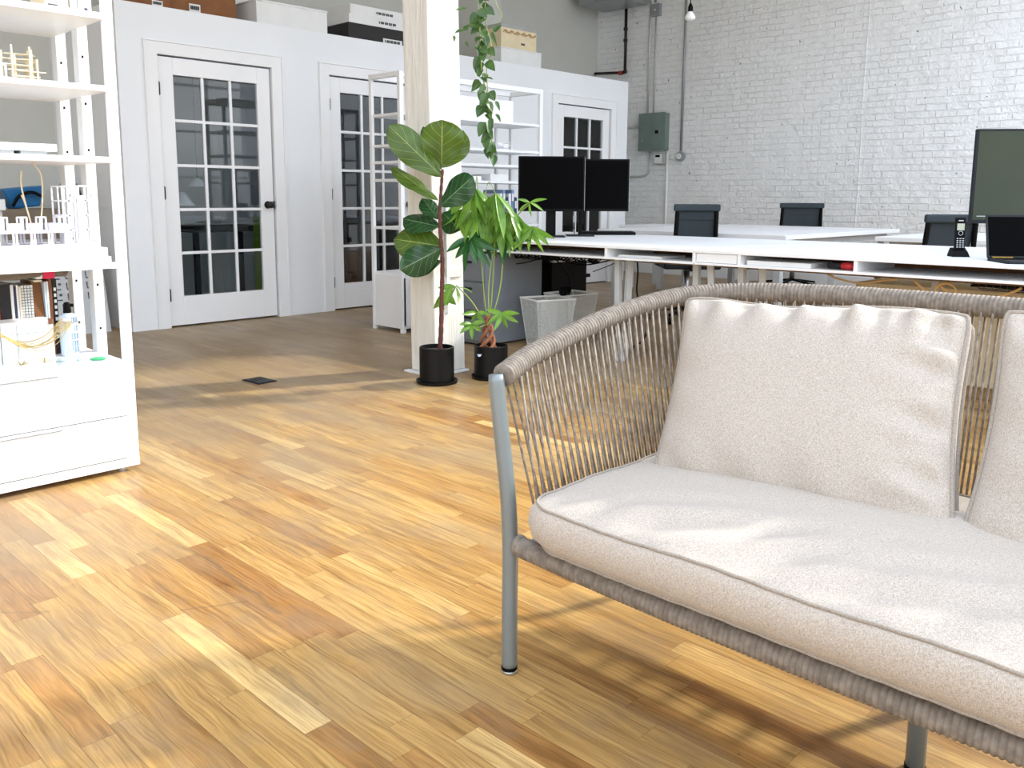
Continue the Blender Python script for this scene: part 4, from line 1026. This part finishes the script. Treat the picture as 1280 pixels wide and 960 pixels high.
kt = thing('laptop', 'dark closed laptop lying on the desk under the left monitor', 'laptop', (4.38, 4.30, DZ), -.75); MB().box(-.19, .19, -.12, .12, 0, .014).build('base', 'dark_plastic', kt, bevel=.003); MB().box(-.19, .19, -.12, .12, .015, .023).build('lid', 'black_plastic', kt, bevel=.003)
wc = thing('desk_gadget', 'small white device on a thin cable behind the paired monitors', 'device', (4.98, 4.16, DZ)); MB().box(-.012, .012, -.008, .008, .10, .15).build('device_body', 'box_white', wc, bevel=.003); MB().tube(sweep([(0, 0, .1), (.0, .01, .05), (-.06, .0, .06), (-.1, 0, .11), (-.12, 0, .13)], 6), .003, 6).build('cord', 'black_plastic', wc, smooth=True); MB().box(-.03, .03, -.02, .02, 0, .008).tube([(0, 0, .005), (0, 0, .105)], .003, 6).build('stand', 'black_plastic', wc)
hd = thing('headset', 'black headset lying beside the grey screened monitor stand', 'headset', (4.78, 1.16, DZ)); MB().tube(sweep([(-.09, .04, .012), (-.04, .08, .03), (.03, .06, .035), (.07, -.01, .02)], 6), .009, 8).build('band', 'black_plastic', hd, smooth=True); MB().lathe([(.01, 0), (.03, .004), (.03, .026), (.01, .03)], .07, -.02, 16).build('ear_cup', 'dark_plastic', hd, smooth=True)

# ------------------------------------------------------------------ far desks
def far_desk(label, x0, x1, y0, y1, z, legs):
    r = thing('white_desk', label, 'desk', (0, 0, 0), 0, None)
    MB().box(x0, x1, y0, y1, z-.035, z).build('desk_top', 'white_paint', r, bevel=.003)
    MB().box(x0+.15, x1-.15, y0+.06, y0+.09, z-.09, z-.035).box(x0+.15, x1-.15, y1-.09, y1-.06, z-.09, z-.035).build('apron', 'light_grey', r)
    for x, y in legs: MB().box(x-.03, x+.03, y-.03, y+.03, 0, z-.035).build('leg', 'light_grey', r, bevel=.003)
    return r
far_desk('white desk along the brick wall between two mesh office chairs', 6.25, 8.55, 3.12, 4.95, .72, [(6.35, 3.22), (6.35, 4.8), (7.35, 3.22), (7.5, 4.8), (8.4, 3.22), (8.4, 4.8)])
far_desk('white desk farther right, behind the cordless phone', 7.1, 8.7, -.5, 2.78, .70, [(7.2, 2.65), (7.2, 1.4), (7.95, 2.65), (8.6, 2.65), (7.2, 0), (8.6, 0)])
far_desk('low white side table near the office corner, left of the nearest office chair', 7.9, 8.6, 5.35, 5.95, .70, [(8.0, 5.45), (8.5, 5.45), (8.0, 5.85), (8.5, 5.85)])

def chair(label, loc, rz, w_=.42, top=.955, roll_top=True, mesh_col='cabinet_grey'):
    r = thing('office_chair', label, 'chair', loc, rz, 'black mesh office chairs')
    # local +y is the side seen from the lounge (back of backrest faces -y)
    bw = w_/2
    bf = MB()
    for s in (-1, 1): bf.tube(sweep([(s*bw, .05, .50), (s*bw, .0, .62), (s*bw*.97, -.02, .78), (s*bw*.95, -.03, top-.02)], 6), .017, 8)
    bf.tube([(-bw, .05, .50), (bw, .05, .50)], .017, 8); bf.build('back_frame', 'black_plastic', r, smooth=True)
    mp = MB(); N = 10
    zs_ = [.52+(top-.04-.52)*i/N for i in range(N+1)]
    yf = lambda z: .05-.08*(z-.5)/(top-.5)
    for i in range(N): mp.add([(-bw+.01, yf(zs_[i]), zs_[i]), (bw-.01, yf(zs_[i]), zs_[i]), (bw-.01, yf(zs_[i+1]), zs_[i+1]), (-bw+.01, yf(zs_[i+1]), zs_[i+1])], [(0, 1, 2, 3)])
    mp.build('backrest', 'mesh_fabric', r, solid=.006)
    MB().box(-bw-.02, bw+.02, -.05, -.015, top-.055, top).build('top_rail', 'mesh_fabric', r, bevel=.012, seg=3)
    se = MB().box(-.23, .23, .04, .50, .44, .50); se.build('seat', 'dark_plastic', r, bevel=.02, seg=3)
    MB().tube([(0, .27, .10), (0, .27, .45)], .025, 12).build('gas_lift', 'steel', r, smooth=True)
    MB().bar((0, .25, .42), (0, .0, .44), .05, .02).bar((0, .0, .44), (0, .04, .6), .05, .02).build('back_bracket', 'black_plastic', r)
    for q in range(5):
        a = q*2*PI/5+.3; ex, ey = .28*math.cos(a), .27+.28*math.sin(a)
        lg = MB().bar((0, .27, .11), (ex, ey, .075), .035, .022).build('leg', 'black_plastic', r, bevel=.003)
        MB().cyl((ex-.012, ey, .028), (ex+.012, ey, .028), .028, 12).tube([(ex, ey, .03), (ex, ey, .07)], .006, 6).build('caster', 'black_plastic', lg)
    for s in (-1, 1):
        MB().tube(sweep([(s*.22, .3, .46), (s*.27, .3, .52), (s*.27, .28, .66)], 5), .012, 8).bar((s*.27, .14, .67), (s*.27, .38, .67), .05, .02).build('armrest', 'black_plastic', r, smooth=False)
    return r
chair('mesh office chair with rolled top edge, left one facing the brick wall', (5.90, 3.70, 0), -.79+0, .32, .955)
chair('mesh office chair on the far side of the desk by the brick wall', (8.93, 4.30, 0), -.9, .42, .955)
chair('mesh office chair behind the cordless phone', (6.06, 1.90, 0), -.70, .34, .905)

# ------------------------------------------------------------------ brick wall fittings
KX = BX/9.4
def B(y, z, d=0): return (BX-d, y*KX, 1+(z-1)*KX)
ep = thing('electrical_panel', 'grey green metal breaker panel mounted on the white brick wall', 'panel', (0, 0, 0))
y1_, z0_ = B(6.72, 1.60)[1:]; y0_, z1_ = B(6.33, 2.055)[1:]
MB().box(BX-.10, BX, y0_, y1_, z0_, z1_).build('panel_box', 'panel_green', ep, bevel=.004)
MB().box(BX-.108, BX-.10, y0_-.008, y1_+.008, z0_-.008, z1_+.008).build('cover', 'panel_green', ep, bevel=.002)
d_ = MB().box(BX-.116, BX-.108, y0_+.05, y0_+.20, z0_+.03, z1_-.04).build('panel_door', 'panel_green', ep, bevel=.002)
MB().box(BX-.122, BX-.116, y0_+.09, y0_+.14, z0_+.21, z0_+.25).build('latch', 'black_plastic', d_)
for z in (z0_+.13, z0_+.30): MB().cyl((BX-.114, y1_-.06, z), (BX-.108, y1_-.06, z), .010, 10).build('screw', 'steel', ep)
tb = thing('timer_box', 'small white switch box with a black window below the breaker panel', 'switch', (0, 0, 0))
a = B(6.505, 1.56); b = B(6.40, 1.425); MB().box(BX-.05, BX, B(6.345, 0)[1], a[1], b[2], a[2]).build('back_box', 'conduit', tb, bevel=.003)
MB().box(BX-.062, BX-.05, b[1], a[1], b[2]+.01, a[2]-.005).build('face_plate', 'box_white', tb, bevel=.003); MB().box(BX-.066, BX-.062, b[1]+.02, a[1]-.02, a[2]-.05, a[2]-.02).build('window', 'black_plastic', tb)
so = thing('round_outlet', 'grey round outlet box with white face at the foot of the right conduit', 'outlet', (0, 0, 0)); c_ = B(6.135, 1.515)
MB().cyl((BX, c_[1], c_[2]), (BX-.05, c_[1], c_[2]), .062, 24).build('box', 'grey_metal', so, bevel=.002); MB().cyl((BX-.05, c_[1]+.005, c_[2]), (BX-.075, c_[1]+.005, c_[2]), .038, 20).build('face', 'box_white', so, bevel=.002)
jb = thing('junction_box', 'square grey junction box on the conduits high on the brick wall', 'box', (0, 0, 0)); c_ = B(6.56, 3.32); MB().box(BX-.06, BX, c_[1]-.065, c_[1]+.065, c_[2]-.075, c_[2]+.075).build('box', 'grey_metal', jb, bevel=.003); MB().cyl((BX-.064, c_[1], c_[2]), (BX-.06, c_[1], c_[2]), .014, 12).build('knockout', 'box_white', jb)
def conduit(pts, r, label, mat='conduit'):
    return tag(MB().tube([Vector(p) for p in pts], r, 10).build('conduit', mat, smooth=True), label, 'pipe', 'metal conduits on the brick wall')
conduit([B(6.655, 3.9, .02), B(6.655, 2.06, .02)], .013, 'thin conduit rising from the left of the breaker panel to the ceiling')
conduit([B(6.565, 3.24, .02), B(6.56, 2.06, .02)], .011, 'thin conduit from the breaker panel up to the junction box')
conduit([B(6.13, 4.0, .02), B(6.135, 1.58, .02)], .016, 'tall dark conduit running down to the round outlet', 'grey_metal')
conduit([B(6.6, 4.1, .02), B(6.58, 3.42, .02)], .012, 'short conduit above the junction box', 'grey_metal')
conduit([B(7.55, 1.865, .02), B(6.74, 1.915, .02)], .014, 'horizontal conduit reaching the left side of the breaker panel')
conduit([B(6.60, 1.59, .02), B(6.60, 1.36, .02), B(6.62, 1.31, .02), B(6.66, 1.285, .02), B(6.72, 1.275, .02), B(7.5, 1.27, .02)], .012, 'conduit bending left below the breaker panel')
conduit([B(6.325, 1.58, .03), B(6.325, 0.16, .03)], .017, 'white conduit dropping from the breaker panel behind the office chair', 'box_white')
pp = thing('iron_pipe', 'dark iron gas pipe with an elbow in the upper corner of the brick wall', 'pipe', (0, 0, 0))
MB().tube([B(6.99, 3.45, .08), B(6.985, 2.60, .08)], .020, 10).build('vertical_pipe', 'iron_pipe', pp, smooth=True); MB().tube([B(6.985, 2.60, .08), B(7.48, 2.632, .08)], .018, 10).build('horizontal_pipe', 'iron_pipe', pp, smooth=True)
el = MB()
for y, z in ((6.985, 2.61), (6.99, 3.0), (6.99, 3.14)): p = B(y, z, .08); el.lathe([(.022, -.02), (.028, -.018), (.028, .018), (.022, .02)], p[0], p[1], 12, p[2])
el.build('coupling', 'iron_pipe', pp, smooth=True); p = B(7.05, 2.60, .08); MB().cyl((p[0], p[1]-.03, p[2]), (p[0], p[1]+.03, p[2]+.002), .026, 12).build('red_fitting', 'red_paint', pp, smooth=True)
hv = thing('unit_heater', 'grey metal air handler hanging at the top of the brick wall corner', 'heater', (9.15, 7.22, 3.40))
MB().box(-.1, .45, -.36, .34, .06, .5).build('housing', 'grey_metal', hv, bevel=.006); s_ = MB()
for q in range(5): s_.box(-.11, -.1, -.30, .05, .09+q*.03, .102+q*.03)
for q in range(5): s_.box(-.05, .3, -.37, -.36, .10+q*.03, .11+q*.03)
s_.build('louvre', 'dark_plastic', hv); MB().box(-.12, -.112, -.30, -.12, .10, .17).build('rating_label', 'ink_blue', hv)
MB().tube([(0, 0, .5), (0, 0, CEIL-3.40)], .015, 8).build('hanger', 'grey_metal', hv)
bl = thing('bare_bulb', 'bare white light bulb hanging in a black socket on a cord before the brick wall', 'lamp', (6.6, 4.27, 0)); zb = 2.50
MB().lathe([(.002, 0), (.035, .004), (.045, .02), (.038, .045), (.022, .065), (.018, .075)], 0, 0, 20, zb).build('bulb', 'lamp_white', bl, smooth=True); MB().lathe([(.018, .0), (.021, .004), (.021, .04), (.010, .065), (.004, .075)], 0, 0, 16, zb+.07).build('socket', 'black_plastic', bl, smooth=True); MB().tube([(0, 0, zb+.14), (0, 0, CEIL)], .004, 6).build('cord', 'black_plastic', bl)
sm = struct(MB().tube([(BX-.004, 3.9*KX+.006*math.sin(q*1.3), q*.36) for q in range(12)], .0045, 6).build('trim_4', 'painted_brick'))

# floor outlet
fo = thing('floor_outlet', 'small dark metal outlet cover set in the wooden floor', 'outlet', (2.375, 4.205, 0)); MB().box(-.058, .058, -.082, .082, 0, .005, .05).build('cover_plate', 'dark_plastic', fo, bevel=.002); MB().box(-.045, .045, -.07, -.004, .005, .007, .05, (0, 0)).box(-.045, .045, .004, .07, .005, .007, .05, (0, 0)).build('flap', 'black_metal', fo, bevel=.001)

# ------------------------------------------------------------------ plants
def potted(name, label, cat, loc, r_, h, saucer):
    r = thing(name, label, cat, loc, -yaw)     # local x = along the room's diagonal, y = away
    MB().lathe([(r_*.97, 0), (r_, .004), (r_, h-.003), (r_-.003, h), (r_-.008, h), (r_-.008, h-.03), (.002, h-.03)], seg=40, cz=.014).build('pot', 'pot_black', r, smooth=False)
    MB().lathe([(saucer*.9, 0), (saucer, .005), (saucer+.002, .018), (saucer-.006, .018), (saucer*.9, .010), (.002, .010)], seg=40).build('saucer', 'pot_black', r, smooth=False)
    MB().lathe([(.002, h-.02), (r_-.009, h-.022), (.002, h-.026)], seg=24, cz=.014).build('soil', 'soil', r)
    return r
fg = potted('fiddle_leaf_fig', 'tall fiddle leaf fig with broad lobed leaves in a black pot before the column', 'plant', (3.045, 3.50, 0), .094, .185, .112)
S = 1/237.0
def P(px, py, d=0): return ((px-543)*S, d, (474-py)*S*1.008)
tr_p = [P(547, 440), P(549, 400), P(550, 360), P(551, 320), P(549, 290), P(548, 260), P(550, 230), P(552, 205)]
tr_p[0] = (tr_p[0][0], 0, .17)
pts = sweep(tr_p, 8); MB().tube(pts, [.0135-.006*i/len(pts)+.0012*math.sin(i*2.1) for i in range(len(pts))], 10).build('trunk', 'trunk_dark', fg, smooth=True)
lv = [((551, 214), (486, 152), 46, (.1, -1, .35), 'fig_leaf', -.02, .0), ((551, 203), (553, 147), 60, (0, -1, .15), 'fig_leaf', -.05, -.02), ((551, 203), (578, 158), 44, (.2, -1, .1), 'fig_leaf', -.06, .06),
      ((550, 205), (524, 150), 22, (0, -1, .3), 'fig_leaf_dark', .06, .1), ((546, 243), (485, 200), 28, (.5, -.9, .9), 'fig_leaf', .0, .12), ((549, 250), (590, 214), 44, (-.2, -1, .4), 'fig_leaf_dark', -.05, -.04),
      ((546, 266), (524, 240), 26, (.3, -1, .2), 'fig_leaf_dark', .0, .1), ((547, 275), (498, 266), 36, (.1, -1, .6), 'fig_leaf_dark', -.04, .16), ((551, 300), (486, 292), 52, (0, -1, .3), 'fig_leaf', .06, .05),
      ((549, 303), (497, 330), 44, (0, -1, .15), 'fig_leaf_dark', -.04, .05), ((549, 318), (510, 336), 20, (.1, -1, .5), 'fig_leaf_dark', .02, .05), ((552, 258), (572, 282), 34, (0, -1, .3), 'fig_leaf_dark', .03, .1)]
for (b_, t_, w_, nn, mt, d0, d1) in lv:
    q0 = P(*b_, 0); q1 = P(*b_, d0*.4); 
    MB().leaf(P(*b_, d0*.3), P(*t_, d0+d1), w_*S*1.05, nn, fold=-.12, droop=.02, shape='fiddle', nu=12, nv=16, wave=.05).build('leaf', mt, fg, smooth=True)
# little sprout
MB().leaf(P(553, 375, .0), P(562, 350, -.01), 12*S, (0, -1, .2)).leaf(P(553, 380), P(545, 372), 6*S, (0, -1, 0)).build('leaf', 'money_leaf', fg, smooth=True)

mt_ = potted('money_tree', 'braided trunk money tree with drooping bright green leaves in a black pot', 'plant', (3.345, 3.385, 0), .094, .172, .108)
S2 = 1/231.0
def Q(px, py, d=0): return ((px-616)*S2, d, (470-py)*S2*1.008)
bd = MB()
for k_ in range(4):
    a0 = k_*PI/2; pp_ = []
    for i in range(22):
        t = i/21; rr = .036*(1-t)+.009; a = a0+t*PI*1.6; c = Q(612-0*t, 434-44*t); pp_.append((c[0]+rr*math.cos(a), rr*math.sin(a), c[2]))
    bd.tube(pp_, [.011-.004*i/21 for i in range(22)], 8)
bd.build('braided_trunk', 'trunk_braid', mt_, smooth=True)
stems = [((611, 398), (606, 350), (601, 290), 0), ((613, 396), (613, 350), (619, 300), .02), ((614, 396), (618, 350), (622, 262), -.02), ((617, 394), (628, 350), (632, 290), .01), ((607, 398), (592, 372), (572, 350), -.04), ((612, 398), (606, 402), (598, 404), -.05), ((614, 396), (620, 388), (628, 384), -.05),
         ((622, 262), (640, 292), (652, 275), -.03), ((632, 290), (650, 262), (664, 249), -.03), ((632, 290), (650, 280), (668, 278), -.02)]
sm_ = MB()
for a, b_, c, d in stems: sm_.tube(sweep([Q(*a), Q(*b_, d/2), Q(*c, d)], 8), .0034, 6)
for c in ((578, 258), (596, 232), (622, 238), (640, 255), (585, 290), (650, 272), (612, 250), (626, 268), (600, 275)): sm_.tube(sweep([Q(601, 290), Q((601+c[0])/2, min(c[1], 270)-14, -.02), Q(*c, -.02)], 6), .0022, 5)
sm_.build('stem', 'stem_green', mt_, smooth=True)
rnd = random.Random(3)
def cluster(mb, px, py, d, n_, L, spread, drop, w_):
    for i in range(n_):
        spread2 = spread*(.6 if L > 30 else 1); a = -PI/2+(i-(n_-1)/2)*spread2/(n_-1)+rnd.uniform(-.12, .12); LL = L*rnd.uniform(.8, 1.12)
        tx = px+LL*math.cos(a)*.95; ty = py-LL*math.sin(a)*(1 if math.sin(a) < 0 else .6)*drop
        mb.leaf(Q(px, py, d), Q(tx, ty, d-.05+rnd.uniform(-.07, .07)), w_*.82*S2, (rnd.uniform(-1.6, 1.6), -1, rnd.uniform(.0, .9)), fold=.14, droop=.16, shape='lance', nu=6, nv=9)
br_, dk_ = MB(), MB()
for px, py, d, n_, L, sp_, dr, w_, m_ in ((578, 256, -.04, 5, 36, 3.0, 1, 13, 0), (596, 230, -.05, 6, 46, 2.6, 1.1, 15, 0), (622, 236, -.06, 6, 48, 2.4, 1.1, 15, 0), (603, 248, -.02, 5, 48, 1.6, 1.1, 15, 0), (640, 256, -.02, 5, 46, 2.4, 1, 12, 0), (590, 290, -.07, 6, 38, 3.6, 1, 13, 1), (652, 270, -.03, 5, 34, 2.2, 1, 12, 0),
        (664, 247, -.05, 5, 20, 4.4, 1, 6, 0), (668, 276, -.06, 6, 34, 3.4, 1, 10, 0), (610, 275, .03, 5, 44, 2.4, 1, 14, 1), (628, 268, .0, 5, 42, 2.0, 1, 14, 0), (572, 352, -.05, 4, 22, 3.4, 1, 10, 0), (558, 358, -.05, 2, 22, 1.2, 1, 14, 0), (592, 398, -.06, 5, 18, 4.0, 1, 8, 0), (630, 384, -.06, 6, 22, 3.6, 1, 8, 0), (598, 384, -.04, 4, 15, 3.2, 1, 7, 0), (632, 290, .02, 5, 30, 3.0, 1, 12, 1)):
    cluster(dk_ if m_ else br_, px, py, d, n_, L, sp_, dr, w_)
br_.build('foliage', 'money_leaf', mt_, smooth=True); dk_.build('dark_foliage', 'money_leaf_dark', mt_, smooth=True)  # darker leaf clusters get their own deeper green
lg_ = MB()
for a in (-.5, 0, .5): lg_.leaf((-.062+a*.004, -.0962+.002, .135), (-.062+a*.022, -.0965+.004, .152), .006, (0, -1, 0), fold=0, droop=0)
lg_.build('leaf_emblem', 'can_blue', mt_)

vn = thing('hanging_pothos', 'long trailing pothos vine hanging from the ceiling beside the timber column', 'plant', (3.36, 3.45, 0), -yaw)
S3 = 1/233.0
def V_(px, py, d=0): return ((px-590)*S3, d, 1.0+(244-py)*S3)
main = [(588, -560), (588, -200), (586, -60), (584, 0), (583, 30), (584, 60), (586, 90), (592, 115), (596, 140), (598, 165), (600, 190)]
st1 = sweep([V_(*p, 0) for p in main], 8)
st2 = sweep([V_(595, -60, .02), V_(590, 20, .01), V_(598, 60, 0), (V_(592, 85, .0)), V_(594, 120, 0)], 8)
st3 = sweep([V_(600, -50, .02), V_(603, 5, -.01), V_(611, 20, -.02), V_(606, 32, -.02)], 6)
MB().tube(st1, .0035, 6).tube(st2, .0026, 6).tube(st3, .002, 6).build('stem', 'stem_green', vn, smooth=True)
fl = MB(); rnd = random.Random(11)
def pl_(px, py, dx, dy, w_, d=0):
    fl.leaf(V_(px, py, d), V_(px+dx, py+dy, d-.03+rnd.uniform(-.03, .03)), w_*S3, (rnd.uniform(-.7, .7), -1, rnd.uniform(-.2, .8)), fold=.15, droop=.1, shape='heart', nu=6, nv=8)
for y in range(-60, 195, 5):
    cx = 585 if y < 90 else 585+(y-90)*.13
    pl_(cx+rnd.uniform(-4, 6), y, rnd.uniform(-12, 12), rnd.uniform(7, 16), rnd.uniform(7, 12.5), rnd.uniform(-.03, .03))
for px, py, dx, dy, w_ in ((582, 20, -12, 10, 14), (590, 12, 12, 8, 12), (584, 28, -14, 6, 16), (598, 40, 6, 18, 5), (600, 40, 10, -8, 9), (566, 12, -12, 4, 5), (565, 38, -12, 5, 8), (563, 38, 8, -6, 6), (551, 45, 1, 8, 4), (566, 52, 3, 7, 4), (586, 46, -8, 8, 12), (594, 60, 8, 10, 11), (592, 76, 10, 12, 12), (582, 98, -8, 14, 12), (590, 96, 10, 2, 7), (596, 112, 6, 12, 12), (588, 130, -8, 14, 14), (604, 140, 6, 10, 5), (590, 150, -8, 18, 14), (598, 176, 6, 14, 9), (590, 182, 4, 14, 6), (603, 124, 6, 12, 6)): pl_(px, py, dx, dy, w_)
fl.build('foliage', 'pothos_leaf', vn, smooth=True)

# ------------------------------------------------------------------ light
w = bpy.data.worlds.new('sky'); scene.world = w; w.use_nodes = True; nt = w.node_tree
bg = nt.nodes['Background']; tc = nt.nodes.new('ShaderNodeTexCoord'); sx = nt.nodes.new('ShaderNodeSeparateXYZ'); rp = nt.nodes.new('ShaderNodeValToRGB')
nt.links.new(tc.outputs['Generated'], sx.inputs[0]); nt.links.new(sx.outputs[2], rp.inputs[0])
e = rp.color_ramp.elements; e[0].position = 0; e[0].color = (.42, .42, .42, 1); e[1].position = .9; e[1].color = (.78, .90, 1.10, 1)
k_ = e.new(.06); k_.color = (.98, 1.0, 1.03, 1)
nt.links.new(rp.outputs[0], bg.inputs[0]); bg.inputs[1].default_value = 2.9
sun = bpy.data.lights.new('sun', 'SUN'); so_ = bpy.data.objects.new('sun', sun); COL.objects.link(so_)
el_, d_xy = math.radians(31), Vector((-.924, .38)).normalized()
dv = Vector((d_xy.x*math.cos(el_), d_xy.y*math.cos(el_), -math.sin(el_)))
so_.rotation_euler = dv.to_track_quat('-Z', 'Y').to_euler(); sun.energy = 5.3; sun.angle = math.radians(3.2); sun.color = (1, .95, .84)

vs_ = scene.view_settings; vs_.view_transform = 'Standard'; vs_.look = 'None'; vs_.gamma = 1; vs_.use_curve_mapping = False; vs_.exposure = .06
scene.cycles.max_bounces = 8; scene.cycles.diffuse_bounces = 5; scene.cycles.transparent_max_bounces = 16
